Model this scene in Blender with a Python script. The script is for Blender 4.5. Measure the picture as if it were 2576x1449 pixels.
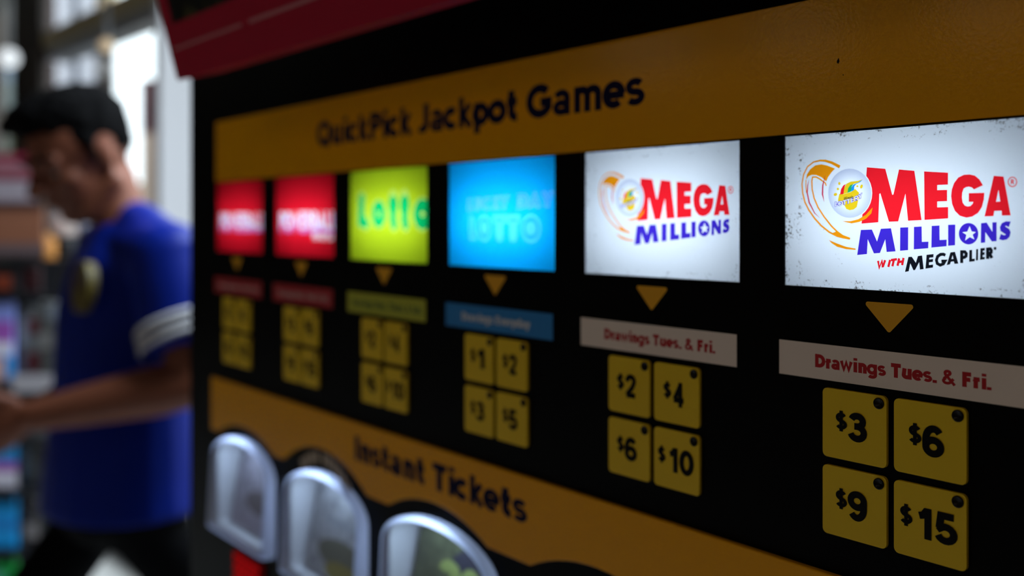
import bpy, bmesh, math, random
from math import sin, cos, pi, radians
from mathutils import Vector, Matrix
from mathutils.geometry import delaunay_2d_cdt
import numpy as np
for o in list(bpy.data.objects): bpy.data.objects.remove(o)
SC = bpy.context.scene
COL = SC.collection
random.seed(7)

# ------------------------------------------------------------------ camera
FPX, YAW, DIST, EYE = 2490.0, radians(51.7244), 0.32, 1.48
HORIZON = 559.6
FWD = Vector((-sin(YAW), cos(YAW), 0)); RGT = Vector((cos(YAW), sin(YAW), 0)); UP = Vector((0, 0, 1))
CAM = Vector((0.9611*DIST, -DIST, EYE))
cd = bpy.data.cameras.new('camera'); cam = bpy.data.objects.new('camera', cd); COL.objects.link(cam)
cam.location = CAM; cam.rotation_euler = (pi/2, 0, YAW)
cd.sensor_width = 36; cd.lens = 36*FPX/2576; cd.shift_y = -(724.5-HORIZON)/2576
cd.clip_start = 0.02; cd.clip_end = 200
cd.dof.use_dof = True; cd.dof.focus_distance = 0.350; cd.dof.aperture_fstop = 5.2
SC.camera = cam
# ------------------------------------------------------------------ light
SC.view_settings.view_transform = 'Standard'; SC.view_settings.look = 'None'
SC.view_settings.gamma = 1; SC.view_settings.exposure = 0.0; SC.view_settings.use_curve_mapping = False
SC.cycles.use_denoising = True
SC.cycles.max_bounces = 8; SC.cycles.caustics_reflective = False; SC.cycles.caustics_refractive = False
wd = bpy.data.worlds.new('daylight_sky'); SC.world = wd; wd.use_nodes = True
wd.node_tree.nodes['Background'].inputs[0].default_value = (0.86, 0.92, 1.0, 1)
wd.node_tree.nodes['Background'].inputs[1].default_value = 3.4

def area(name, loc, target, power, sx, sy=None, col=(1, 1, 1), shape=None, parent=None, spread=None):
    l = bpy.data.lights.new(name, 'AREA'); l.energy = power; l.color = col
    l.shape = shape or ('RECTANGLE' if sy else 'DISK'); l.size = sx
    if sy: l.size_y = sy
    if spread: l.spread = spread
    o = bpy.data.objects.new(name, l); COL.objects.link(o)
    o.location = loc
    o.rotation_euler = (Vector(target)-Vector(loc)).to_track_quat('-Z', 'Y').to_euler()
    if parent is not None: o.parent = parent; o.location = Vector(loc)-parent.location
    return o
WARM = (1.0, 0.80, 0.60)
# round ceiling lamps of the shop, a row in front of the machine (their shine lies in the orange band)
for lx, ly in ((-4.65, -4.85), (-3.62, -5.2), (-2.5, -5.42), (-1.3, -4.6)):
    area('ceiling_or_fill_light', (lx, ly, 2.72), (lx, ly+.6, 0), 2.5, 0.30, col=WARM)
for lx, ly in ((1.35, -2.3), (0.3, -2.9)):  # added unseen lamps, filling the machine front with light
    area('ceiling_or_fill_light', (lx, ly, 2.74), (lx, ly+.35, 0), 2.9, 0.6, 0.6, col=WARM)
# unseen cool lamp, added to brighten the person's shoulder, the post and the floor
area('shoulder_fill_light', (-1.32, 0.88, 2.5), (-1.5, 0.6, 0), 52, 1.2, 0.3, col=(0.72, 0.86, 1.0))

# ------------------------------------------------------------------ helpers
def ray(x, y): return FWD + RGT*((x-1288)/FPX) + UP*((HORIZON-y)/FPX)
def at(x, y, Z): return CAM + ray(x, y)*Z                     # a point at depth Z (metres)

def mat(name, col, rough=0.5, spec=0.5, metal=0.0, emit=None, es=0, bump=None, noise=None):
    m = bpy.data.materials.new(name); m.use_nodes = True
    nt = m.node_tree; b = nt.nodes['Principled BSDF']
    b.inputs['Base Color'].default_value = (*col, 1); b.inputs['Roughness'].default_value = rough
    b.inputs['Specular IOR Level'].default_value = spec; b.inputs['Metallic'].default_value = metal
    if emit: b.inputs['Emission Color'].default_value = (*emit, 1); b.inputs['Emission Strength'].default_value = es
    if bump or noise:
        tc = nt.nodes.new('ShaderNodeTexCoord')
    if bump:
        sc_, st, ds = bump
        n = nt.nodes.new('ShaderNodeTexNoise'); n.inputs['Scale'].default_value = sc_; n.inputs['Detail'].default_value = 2
        bp = nt.nodes.new('ShaderNodeBump'); bp.inputs['Strength'].default_value = st; bp.inputs['Distance'].default_value = ds
        nt.links.new(tc.outputs['Object'], n.inputs['Vector']); nt.links.new(n.outputs['Fac'], bp.inputs['Height'])
        nt.links.new(bp.outputs['Normal'], b.inputs['Normal'])
    if noise:
        sc_, c2, lo, hi = noise
        n = nt.nodes.new('ShaderNodeTexNoise'); n.inputs['Scale'].default_value = sc_; n.inputs['Detail'].default_value = 4
        r = nt.nodes.new('ShaderNodeMapRange'); r.inputs[1].default_value = lo; r.inputs[2].default_value = hi
        mx = nt.nodes.new('ShaderNodeMix'); mx.data_type = 'RGBA'
        mx.inputs[6].default_value = (*col, 1); mx.inputs[7].default_value = (*c2, 1)
        nt.links.new(tc.outputs['Object'], n.inputs['Vector']); nt.links.new(n.outputs['Fac'], r.inputs[0])
        nt.links.new(r.outputs[0], mx.inputs[0]); nt.links.new(mx.outputs[2], b.inputs['Base Color'])
    return m

def new_obj(name, me, m=None, parent=None):
    o = bpy.data.objects.new(name, me); COL.objects.link(o)
    if m is not None: me.materials.append(m)
    if parent is not None:
        o.parent = parent
        if parent.type == 'EMPTY': o.location = -parent.location   # meshes are written in world coordinates
    return o
def thing(name, label, cat, loc, group=None):
    o = bpy.data.objects.new(name, None); COL.objects.link(o); o.location = loc; o.empty_display_size = .1
    o['label'] = label; o['category'] = cat
    if group: o['group'] = group
    return o
def tag(o, label, cat, group=None):
    o['label'] = label; o['category'] = cat
    if group: o['group'] = group
    return o
def struct(o, label=None):
    o['kind'] = 'structure'
    if label: o['label'] = label
    return o

class MB:
    """collects shapes into one mesh"""
    def __init__(s): s.v = []; s.f = []
    def add(s, vs, fs):
        k = len(s.v); s.v += [tuple(p) for p in vs]; s.f += [tuple(i+k for i in f) for f in fs]; return s
    def box(s, a, b, M=None):
        x0, y0, z0 = a; x1, y1, z1 = b
        vs = [Vector(p) for p in ((x0,y0,z0),(x1,y0,z0),(x1,y1,z0),(x0,y1,z0),(x0,y0,z1),(x1,y0,z1),(x1,y1,z1),(x0,y1,z1))]
        if M: vs = [M @ p for p in vs]
        return s.add(vs, [(0,3,2,1),(4,5,6,7),(0,1,5,4),(1,2,6,5),(2,3,7,6),(3,0,4,7)])
    def loft(s, rings, cap=True, closed=True):
        n = len(rings[0]); k = len(s.v)
        for r in rings: s.v += [tuple(p) for p in r]
        for i in range(len(rings)-1):
            for j in range(n if closed else n-1):
                j2 = (j+1) % n
                s.f.append((k+i*n+j, k+i*n+j2, k+(i+1)*n+j2, k+(i+1)*n+j))
        if cap:
            s.f.append(tuple(k+j for j in reversed(range(n)))); s.f.append(tuple(k+(len(rings)-1)*n+j for j in range(n)))
        return s
    def tube(s, pts, rads, n=14, squash=None):
        """round tapered tube through points with rounded ends"""
        pts = [Vector(p) for p in pts]; rings = []
        P = []; 
        d0 = (pts[1]-pts[0]).normalized(); d1 = (pts[-1]-pts[-2]).normalized()
        for a in (80, 55, 28): P.append((pts[0]-d0*rads[0]*sin(radians(a)), rads[0]*cos(radians(a)), d0))
        for i, p in enumerate(pts):
            d = ((pts[min(i+1, len(pts)-1)]-pts[max(i-1, 0)])).normalized(); P.append((p, rads[i], d))
        for a in (28, 55, 80): P.append((pts[-1]+d1*rads[-1]*sin(radians(a)), rads[-1]*cos(radians(a)), d1))
        ref = Vector((0, 0, 1)) if abs(d0.z) < .9 else Vector((1, 0, 0))
        for p, r, d in P:
            u = d.cross(ref)
            if u.length < 1e-4: u = Vector((1, 0, 0))
            u.normalize(); w = d.cross(u).normalized()
            rings.append([p+u*(r*cos(2*pi*j/n))+w*(r*sin(2*pi*j/n)) for j in range(n)])
        return s.loft(rings)
    def ellipsoid(s, c, ax, n=20, m=12):
        c = Vector(c); A, B, Cx = [Vector(a) for a in ax]; rings = []
        for i in range(1, m):
            t = pi*i/m
            rings.append([c + Cx*(-cos(t)) + (A*cos(2*pi*j/n)+B*sin(2*pi*j/n))*sin(t) for j in range(n)])
        return s.loft(rings)
    def mesh(s, name):
        me = bpy.data.meshes.new(name); me.from_pydata(s.v, [], s.f); me.update()
        bm = bmesh.new(); bm.from_mesh(me); bmesh.ops.recalc_face_normals(bm, faces=bm.faces); bm.to_mesh(me); bm.free()
        return me
    def build(s, name, m=None, parent=None, smooth=False):
        me = s.mesh(name)
        if smooth:
            for p in me.polygons: p.use_smooth = True
        return new_obj(name, me, m, parent)

def bevel(o, w, seg=2):
    md = o.modifiers.new('bevel', 'BEVEL'); md.width = w; md.segments = seg; md.limit_method = 'ANGLE'; md.angle_limit = radians(40)
    return o

# ------------------------------------------------------------------ flat artwork: layered polygons cut into one plane
def planar(layers, clip=True):
    """layers: list of (key, [polygons]); later layers lie on top. Returns key -> (verts, triangles), nothing overlaps.
    With clip the first layer bounds everything."""
    vs = []; fs = []; owner = []
    for li, (key, polys) in enumerate(layers):
        for p in polys:
            if sum(p[i-1][0]*p[i][1]-p[i][0]*p[i-1][1] for i in range(len(p))) < 0: p = p[::-1]
            k = len(vs); vs += [Vector((q[0], q[1])) for q in p]
            fs.append(list(range(k, len(vs)))); owner.append(li)
    ov, oe, of, ovo, oeo, ofo = delaunay_2d_cdt(vs, [], fs, 0, 1e-4)
    res = {}
    for tri, src in zip(of, ofo):
        if not src: continue
        ls = [owner[i] for i in src]
        if clip and 0 not in ls: continue
        key = layers[max(ls)][0]
        if key is None: continue
        res.setdefault(key, []).append(tri)
    out = {}
    for k, tris in res.items():
        mp = {}; v2 = []; t2 = []
        for t in tris:
            r = []
            for i in t:
                if i not in mp: mp[i] = len(v2); v2.append(tuple(ov[i]))
                r.append(mp[i])
            t2.append(tuple(r))
        out[k] = (v2, t2)
    return out
def flat(name, vt, y, m, parent, ox=0, oz=0, thick=0, F=None):
    """2D artwork in mm -> mesh in the plane at depth y (optionally with thickness); F maps (x, z) mm to a world point"""
    v, t = vt
    if F is None: F = lambda x, z, d=0: Vector(((x+ox)/1000, y-d, EYE+(z+oz)/1000))
    bm = bmesh.new(); bv = [bm.verts.new(F(x, z)) for x, z in v]
    for a in t:
        try: bm.faces.new([bv[i] for i in a])
        except ValueError: pass
    if thick:
        ret = bmesh.ops.extrude_face_region(bm, geom=list(bm.faces))
        for g in ret['geom']:
            if isinstance(g, bmesh.types.BMVert): g.co += (F(0, 0, thick)-F(0, 0))
    bmesh.ops.recalc_face_normals(bm, faces=bm.faces)
    if not thick:
        nrm = F(0, 0, 1)-F(0, 0)
        for f in bm.faces:
            if f.normal.dot(nrm) < 0: f.normal_flip()
    me = bpy.data.meshes.new(name); bm.to_mesh(me); bm.free()
    return new_obj(name, me, m, parent)

def arc(cx, cy, rx, ry, a0, a1, n=None):
    n = n or max(4, int(abs(a1-a0)/14)); return [(cx+rx*cos(radians(a0+(a1-a0)*i/n)), cy+ry*sin(radians(a0+(a1-a0)*i/n))) for i in range(n+1)]
def ell(cx, cy, rx, ry, n=28): return [(cx+rx*cos(2*pi*i/n), cy+ry*sin(2*pi*i/n)) for i in range(n)]
def ell3(c, px, py, n=32):
    ax = (px[0]-c[0], px[1]-c[1]); ay = (py[0]-c[0], py[1]-c[1])
    return [(c[0]+ax[0]*cos(2*pi*i/n)+ay[0]*sin(2*pi*i/n), c[1]+ax[1]*cos(2*pi*i/n)+ay[1]*sin(2*pi*i/n)) for i in range(n)]
def rrect(x0, z0, x1, z1, r, n=5):
    return (arc(x1-r, z1-r, r, r, 0, 90, n)+arc(x0+r, z1-r, r, r, 90, 180, n)+arc(x0+r, z0+r, r, r, 180, 270, n)+arc(x1-r, z0+r, r, r, 270, 360, n))
def rect(x0, z0, x1, z1): return [(x0, z0), (x1, z0), (x1, z1), (x0, z1)]
def hull(ps):
    ps = sorted(set((round(a, 5), round(b, 5)) for a, b in ps))
    if len(ps) < 3: return None
    def half(q):
        h = []
        for p in q:
            while len(h) > 1 and (h[-1][0]-h[-2][0])*(p[1]-h[-2][1])-(h[-1][1]-h[-2][1])*(p[0]-h[-2][0]) <= 1e-9: h.pop()
            h.append(p)
        return h[:-1]
    r = half(ps)+half(ps[::-1])
    return r if len(r) > 2 else None
def stroke(pts, w, taper=None):
    """a pen stroke of width w as convex quads, mitred"""
    out = []; n = len(pts); h = w/2
    closed = n > 2 and abs(pts[0][0]-pts[-1][0]) < 1e-4 and abs(pts[0][1]-pts[-1][1]) < 1e-4
    L = []; R_ = []
    for i, (x, y) in enumerate(pts):
        if closed: a = pts[i-1] if i > 0 else pts[-2]; b = pts[i+1] if i < n-1 else pts[1]
        else: a = pts[max(i-1, 0)]; b = pts[min(i+1, n-1)]
        hh = h*(taper(i/(n-1)) if taper else 1)
        d1 = Vector((x-a[0], y-a[1])); d2 = Vector((b[0]-x, b[1]-y))
        if d1.length < 1e-6: d1 = d2
        if d2.length < 1e-6: d2 = d1
        d1.normalize(); d2.normalize(); n1 = Vector((-d1.y, d1.x)); n2 = Vector((-d2.y, d2.x))
        b_ = n1+n2
        if b_.length < .5: b_ = n1.copy(); k = 1
        else: b_.normalize(); k = min(1/max(b_.dot(n1), .3), 1.9)
        L.append((x+b_.x*hh*k, y+b_.y*hh*k)); R_.append((x-b_.x*hh*k, y-b_.y*hh*k))
    for i in range(n-1):
        q = hull([L[i], L[i+1], R_[i+1], R_[i]])
        if q: out.append(q)
    return out

# a bold grotesque drawn with pen strokes (cap height 1)
def glyph(ch, w):
    c = w/2; X = .74; T = 1.0
    S = []; adv = .7
    def E(cx, cy, rx, ry, a0=0, a1=360): S.append(arc(cx, cy, rx, ry, a0, a1))
    def P(*p): S.append(list(p))
    lx, rx_ = .07+c, .56          # left stem centre, bowl right
    bw = .24                      # bowl half width
    if ch == ' ': return [], .30
    if ch == 'o': E(.33, X/2, .27-.0, X/2-c+.01); adv = .69
    elif ch == 'e':
        E(.33, X/2, .26, X/2-c+.01, 0, 312); P((.33-.26, X/2-.01), (.33+.26+c*.6, X/2-.01)); adv = .68
    elif ch == 'c': E(.33, X/2, .26, X/2-c+.01, 48, 312); adv = .61
    elif ch == 'a':
        S.append([(.12, X-.2)]+arc(.31, X-.26, .2, .26-c+.005, 140, 0)[0:]+[(.51, 0)]); E(.30, .225, .2, .225-c+.01); adv = .66
    elif ch == 'g':
        E(.33, X/2, .25, X/2-c+.01); S.append([(.58, X), (.58, -.02)]+arc(.34, -.03, .24, .23-c+.03, 0, -150)); adv = .72
    elif ch == 'p': E(.35, X/2, .25, X/2-c+.01); P((lx, X), (lx, -.24)); adv = .71
    elif ch == 'd': E(.33, X/2, .25, X/2-c+.01); P((.59, T), (.59, 0)); adv = .74
    elif ch == 'n': P((lx, X), (lx, 0)); S.append(arc(.35, X-.27, .20, .27-c+.005, 150, 0)+[(.55, 0)]); adv = .70
    elif ch == 'h': P((lx, T), (lx, 0)); S.append(arc(.35, X-.27, .20, .27-c+.005, 150, 0)+[(.55, 0)]); adv = .70
    elif ch == 'm':
        P((lx, X), (lx, 0)); S.append(arc(.34, X-.26, .18, .26-c+.005, 150, 0)+[(.52, 0)]); S.append(arc(.70, X-.26, .18, .26-c+.005, 150, 0)+[(.88, 0)]); adv = 1.03
    elif ch == 'u': S.append([(lx, X)]+arc(.35, .27, .20-.0, .27-c+.005, 180, 360)+[(.55, X)]); P((.55, .4), (.55, 0)); adv = .72
    elif ch == 'r': P((lx, X), (lx, 0)); S.append(arc(.44, X-.32, .29, .32-c, 178, 88)); adv = .47
    elif ch == 's': q = (X/2-c)/2; S.append(arc(.28, X/2+q, .19, q, 28, 270, 12)+arc(.28, X/2-q, .20, q, 90, -150, 12)[1:]); adv = .56
    elif ch == 't': S.append([(.21, .95), (.21, .26)]+arc(.40, .26, .19, .26-c, 180, 270, 6)+[(.44, c)]); P((.03, X-c), (.43, X-c)); adv = .49
    elif ch == 'i': P((lx, X), (lx, 0)); P((lx, X+.1), (lx, X+.29)); adv = .33
    elif ch == 'k': P((lx, T), (lx, 0)); P((lx, .26), (.56, X+.02)); P((.26, .42), (.60, 0)); adv = .66
    elif ch == 'w': P((.07, X-.02), (.26, .10), (.44, X-.11), (.62, .10), (.81, X-.02)); adv = .88
    elif ch == 'v': P((.07, X-.02), (.31, .10), (.55, X-.02)); adv = .62
    elif ch == 'y': P((.07, X-.02), (.31, .08)); P((.55, X-.02), (.33, .06), (.24, -.12), (.07, -.15)); adv = .62
    elif ch == 'l': P((lx, T), (lx, 0)); adv = .33
    elif ch == 'Q': E(.46, .5, .38, .5-c+.01); P((.50, .30), (.80, -.03)); adv = .94
    elif ch == 'O': E(.46, .5, .38, .5-c+.01); adv = .92
    elif ch == 'P': P((lx, T), (lx, 0)); S.append([(lx, T-c)]+arc(.40, .68, .27, .32-c, 90, -90)+[(lx, .36+c)]); adv = .74
    elif ch == 'J': S.append([(.42, T)]+[(.42, .30)]+arc(.22, .28, .20, .28-c, 0, -140)); adv = .60
    elif ch == 'G': S.append(arc(.47, .5, .38, .5-c+.01, 42, 330)+[(.80, .46), (.50, .46)]); adv = .94
    elif ch == 'I': P((lx, T), (lx, 0)); adv = .34
    elif ch == 'T': P((.02, T-c), (.70, T-c)); P((.36, T), (.36, 0)); adv = .72
    elif ch == 'D': S.append([(lx, c), (lx, T-c)]+arc(.40, .5, .34, .5-c, 90, -90)+[(lx-c, c)]); adv = .83
    elif ch == 'F': P((lx, T), (lx, 0)); P((lx, T-c), (.62, T-c)); P((lx, .50), (.57, .50)); adv = .66
    elif ch == 'E': P((lx, T), (lx, 0)); P((lx, T-c), (.64, T-c)); P((lx, .5), (.59, .5)); P((lx, c), (.65, c)); adv = .70
    elif ch == 'L': P((lx, T), (lx, c), (.62, c)); adv = .64
    elif ch == 'U': S.append([(lx, T)]+arc(.40, .36, .40-lx, .36-c, 180, 360)+[(.80-lx, T)]); adv = .82
    elif ch == 'C': E(.46, .5, .38, .5-c+.01, 45, 315); adv = .84
    elif ch == 'K': P((lx, T), (lx, 0)); P((lx, .36), (.68, T)); P((.32, .58), (.72, 0)); adv = .76
    elif ch == 'Y': P((.06, T), (.38, .42), (.70, T)); P((.38, .48), (.38, 0)); adv = .76
    elif ch == 'A': P((.08, .02), (.42, T-.16), (.76, .02)); P((.2, .26), (.64, .26)); adv = .86
    elif ch == 'W': P((.07, T-.02), (.30, .14), (.52, T-.15), (.74, .14), (.97, T-.02)); adv = 1.04
    elif ch == 'R': P((lx, T), (lx, 0)); S.append([(lx, T-c)]+arc(.40, .70, .25, .30-c, 90, -90)+[(lx, .40+c)]); P((.40, .45), (.70, 0)); adv = .76
    elif ch == 'B': P((lx, T), (lx, 0)); S.append([(lx, T-c)]+arc(.40, .755, .22, .245-c, 90, -90)+[(lx, .51+c)]); S.append([(lx, .51)]+arc(.42, .27, .25, .27-c, 90, -90)+[(lx, c)]); adv = .76
    elif ch == 'M': P((lx, 0), (lx, T)); P((lx, T-.12), (.48, .34), (.90-c, T-.12)); P((.90-c, T), (.90-c, 0)); adv = .98
    elif ch == 'S': q = (.5-c)/2; S.append(arc(.36, .5+q, .25, q, 30, 270, 12)+arc(.36, .5-q, .27, q, 90, -150, 12)[1:]); adv = .72
    elif ch == '&':
        S.append([(.78, 0), (.20, .66)]+arc(.33, .78, .16, .22-c, 200, -60, 12)+[(.14, .42)]+arc(.30, .25, .23, .25-c, 130, 330, 12)+[(.70, .42)]); adv = .82
    elif ch in '.,': P((.16, 0), (.16, .2)); adv = .3
    elif ch == '$':
        q = (.5-c)/2; S.append(arc(.33, .5+q, .22, q, 25, 270, 12)+arc(.33, .5-q, .24, q, 90, -155, 12)[1:]); S.append([(.33, -.12), (.33, 1.12)]); adv = .66
    elif ch == '0': E(.35, .5, .24, .5-c+.01); adv = .70
    elif ch == '1': P((.40, 0), (.40, T)); P((.12, .72), (.26, .76), (.37, .93)); adv = .64
    elif ch == '2': S.append([(.11, .68)]+arc(.34, .72, .22, .28-c+.01, 170, -20, 12)+[(.44, .45), (.15, .17), (.15, c)]); P((.08, c), (.62, c)); adv = .70
    elif ch == '3':
        q = (.47-c)/2; q2 = (.53-c)/2; S.append(arc(.32, .53+q, .205, q, 165, -90, 14)); S.append(arc(.32, .53-q2, .24, q2, 90, -165, 14)); P((.22, .53), (.34, .53)); adv = .68
    elif ch == '4': P((.45, 0), (.45, T)); P((.47, T-.07), (.10, .30)); P((.05, .285), (.65, .285)); adv = .70
    elif ch == '5': P((.57, T-c), (.19, T-c), (.14, .47)); S.append([(.13, .52)]+arc(.33, .325, .24, .325-c+.01, 135, -160, 14)); adv = .70
    elif ch == '6':
        E(.35, .32, .235, .32-c+.01); S.append(arc(.36, .55, .245, .45-c+.01, 40, 180)+[(.115, .32)]); adv = .70
    elif ch == '9':
        E(.34, .68, .235, .32-c+.01); S.append(arc(.33, .45, .245, .45-c+.01, -140, 0)+[(.575, .68)]); adv = .70
    else: return [], .4
    return S, adv
FAC = {'s': .74, 'e': .84, 'a': .80, 'g': .86, 'S': .88, '&': .70, 'w': .88, 'm': .86, 'k': .84, 'R': .9, 'B': .85, 'E': .9, 'W': .8, 'M': .86}
def text(s, x0, x1, z0, cap, w=.2, slant=0, rise=0, track=0.025):
    """polygons of a line of lettering between x0 and x1 (mm), baseline z0, capital height cap"""
    pen = 0; strokes = []
    for ch in s:
        wf = w*FAC.get(ch, 1); st, adv = glyph(ch, wf)
        for p in st: strokes.append((wf, [(x+pen, y) for x, y in p]))
        pen += adv+track
    xs = [p[0] for _, q in strokes for p in q]; a, b = min(xs)-w/2, max(xs)+w/2
    k = (x1-x0)/(b-a)/cap                     # horizontal squeeze
    polys = []
    for wf, q in strokes:
        for h in stroke(q, wf):
            polys.append([(x0+((x-a)*k+slant*y)*cap, z0+(y+rise*(x-a)*k)*cap) for x, y in h])
    return polys
# ------------------------------------------------------------------ setting: floor, ceiling, walls, shop window
M = {}
M['floor'] = mat('floor_tile', (.72, .71, .69), .35, noise=(3.0, (.62, .61, .59), .35, .65))
M['ceil'] = mat('ceiling_paint', (.30, .29, .27), .8)
M['wall'] = mat('wall_paint', (.16, .13, .11), .7)
M['pave'] = mat('pavement', (.30, .30, .29), .8, noise=(5, (.24, .24, .23), .4, .6))
M['white_metal'] = mat('white_metal', (.56, .55, .57), .4)
M['grey_metal'] = mat('grey_metal', (.20, .20, .21), .4)
M['tan_wood'] = mat('tan_wood', (.30, .23, .12), .5)
M['brown_dark'] = mat('dark_brown_wood', (.022, .013, .008), .6)
WDIR = (FWD + RGT*((-900-1288)/FPX)); WDIR.z = 0; WDIR.normalize()      # along the shop window, away from the camera
WNRM = Vector((-WDIR.y, WDIR.x, 0))
if WNRM.dot(FWD) < 0: WNRM = -WNRM                                       # points out of the shop
W0 = at(430, HORIZON, 4.0)
def wall_s(px, n=0):
    """distance along the window wall at which the sight line of column px meets it"""
    d = ray(px, HORIZON); d.z = 0
    t = (W0+WNRM*n-CAM).dot(WNRM)/d.dot(WNRM)
    return (CAM+d*t-W0).dot(WDIR)
def wp(s, n, z): 
    p = W0+WDIR*s+WNRM*n; return Vector((p.x, p.y, z))
def wall_box(name, s0, s1, n0, n1, z0, z1, m, parent=None):
    b = MB(); c = [wp(s, n, z) for z in (z0, z1) for s, n in ((s0, n0), (s1, n0), (s1, n1), (s0, n1))]
    b.add(c, [(0,3,2,1),(4,5,6,7),(0,1,5,4),(1,2,6,5),(2,3,7,6),(3,0,4,7)])
    return b.build(name, m, parent)
H = 2.8
s_r = -5.2; s_l = wall_s(-420)
fl = MB(); fl.add([(2.2, -6.6, 0), (2.2, 1.32, 0), wp(s_l, 0, 0), (wp(s_l, 0, 0).x, -6.6, 0)], [(0, 1, 2, 3)])
struct(fl.build('floor', M['floor']))
ce = MB(); cq = [(2.2, -6.6), (2.2, 1.40), (wp(s_l, .13, 0).x, wp(s_l, .13, 0).y), (wp(s_l, 0, 0).x, -6.6)]
ce.loft([[Vector((x, y, H)) for x, y in cq], [Vector((x, y, H+.1)) for x, y in cq]]); struct(ce.build('ceiling', M['ceil']))
b = MB(); b.box((2.2, -6.6, 0), (2.3, 1.75, H)); struct(b.build('wall_right', M['wall']))
b = MB(); b.box((wp(s_l, 0, 0).x-.1, -6.7, 0), (2.3, -6.6, H)); struct(b.build('wall_front', M['wall']))
xl = wp(s_l, 0, 0).x
b = MB(); b.box((xl-.1, -6.6, 0), (xl, wp(s_l, 0, 0).y, H)); struct(b.build('wall_left', M['wall']))
# solid wall behind the machine, to the right of the glazing
struct(wall_box('wall_back', s_r, -2.6, 0, .12, 0, H, M['wall']))
# pale post beside the machine, dark post further along, header bar between the panes
sp1 = wall_s(388, -.12); sp0 = sp1-.055
struct(wall_box('trim_1', sp0, sp1, -.12, .10, 0, H, M['white_metal']), 'white metal window post beside the ticket machine')
sd0, sd1 = wall_s(134), wall_s(60)
struct(wall_box('trim_2', sd0, sd1, -.06, -.03, 0, H, M['brown_dark']), 'dark brown window post behind the person')
hb = wall_box('trim_3', sp1, sd0, -.03, .08, 2.315, 2.385, M['grey_metal']); struct(hb, 'grey header bar across the shop window')
struct(wall_box('trim_4', sp1, sd0, -.05, .06, 2.385, 2.46, M['tan_wood']), 'tan wooden rail on top of the grey header bar')
glass = bpy.data.materials.new('window_glass'); glass.use_nodes = True
nt = glass.node_tree; nt.nodes.remove(nt.nodes['Principled BSDF'])
tr = nt.nodes.new('ShaderNodeBsdfTransparent'); tr.inputs[0].default_value = (.9, .93, .92, 1)
gl = nt.nodes.new('ShaderNodeBsdfGlossy'); gl.inputs['Roughness'].default_value = .02
lw = nt.nodes.new('ShaderNodeLayerWeight'); lw.inputs[0].default_value = .5
pw = nt.nodes.new('ShaderNodeMath'); pw.operation = 'POWER'; pw.inputs[1].default_value = 5; nt.links.new(lw.outputs['Facing'], pw.inputs[0])
fr = nt.nodes.new('ShaderNodeMath'); fr.operation = 'MULTIPLY_ADD'; fr.inputs[1].default_value = .7; fr.inputs[2].default_value = .03; nt.links.new(pw.outputs[0], fr.inputs[0])
mx = nt.nodes.new('ShaderNodeMixShader'); nt.links.new(fr.outputs[0], mx.inputs[0]); nt.links.new(tr.outputs[0], mx.inputs[1]); nt.links.new(gl.outputs[0], mx.inputs[2])
nt.links.new(mx.outputs[0], nt.nodes['Material Output'].inputs[0])
def pane(name, s0, s1, z0, z1, label):
    o = wall_box(name, s0, s1, .02, .028, z0, z1, glass); struct(o, label)
pane('window_1', sp1, sd0, .06, 2.315, 'large window pane between the white and the dark post')
pane('window_2', sp1, sd0, 2.46, H, 'upper window pane above the header bar')
s_w = wall_s(-40)
struct(wall_box('wall_light_block', s_w, s_l, 0, .12, 0, H, M['wall']))  # unseen wall, added to block window light from the person's front
pane('window_3', sd1, s_w, .06, H, 'window pane to the left of the dark post')
pane('window_4', -2.6, sp0, .06, H, 'window pane behind the ticket machine')
struct(wall_box('trim_5', -2.6, s_l, -.04, .09, 0, .06, M['grey_metal']), 'low grey sill rail of the shop window')
# outside
b = MB(); b.add([wp(-8, .12, -.02), wp(s_l+14, .12, -.02), wp(s_l+14, 30, -.02), wp(-8, 30, -.02)], [(0, 1, 2, 3)])
struct(b.build('pavement', M['pave']), 'pale pavement outside the shop window')

def px_box(b, x0, x1, Z, th, z0, z1):
    """upright block filling columns x0..x1 at depth Z, th thick, z0..z1 high"""
    a = at(x0, HORIZON, Z); c = at(x1, HORIZON, Z); d = ray((x0+x1)/2, HORIZON).normalized()*th
    vs = [Vector((p.x, p.y, z)) for z in (z0, z1) for p in (a, c, c+d, a+d)]
    b.add(vs, [(0,3,2,1),(4,5,6,7),(0,1,5,4),(1,2,6,5),(2,3,7,6),(3,0,4,7)]); return b
def zof(y, Z): return EYE+(HORIZON-y)/FPX*Z
M['facade'] = mat('brown_facade', (.058, .047, .042), .8, noise=(2.5, (.045, .035, .03), .4, .6))
M['pilaster'] = mat('pale_pilaster', (.56, .56, .62), .7)
M['blue_panel'] = mat('blue_grey_panel', (.15, .165, .20), .6)
bd = thing('building', 'brown building with pale pilasters across the street, seen through the window', 'building', at(205, HORIZON, 10)*1)
bd.location.z = 0
px_box(MB(), 105, 289, 10, 3, -.02, 7.5).build('wall', M['facade'], bd)
for x0, x1 in ((143, 180), (199, 238)):
    px_box(MB(), x0, x1, 9.8, .3, -.02, 7.2).build('pilaster', M['pilaster'], bd)
px_box(MB(), 180, 199, 9.88, .2, -.02, 7.0).build('panel', M['blue_panel'], bd)
b2 = thing('building', 'grey green building at the left edge, beyond the dark window post', 'building', at(10, HORIZON, 12)); b2.location.z = 0
M['greyw'] = mat('grey_render', (.24, .235, .22), .8); M['greenw'] = mat('pale_green_render', (.30, .36, .35), .8)
px_box(MB(), -90, 54, 12, 3, zof(125, 12), 9).build('upper_wall', M['greyw'], b2)
px_box(MB(), -90, 42, 12, 3, -.02, zof(205, 12)).build('lower_wall', M['greenw'], b2)
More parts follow.
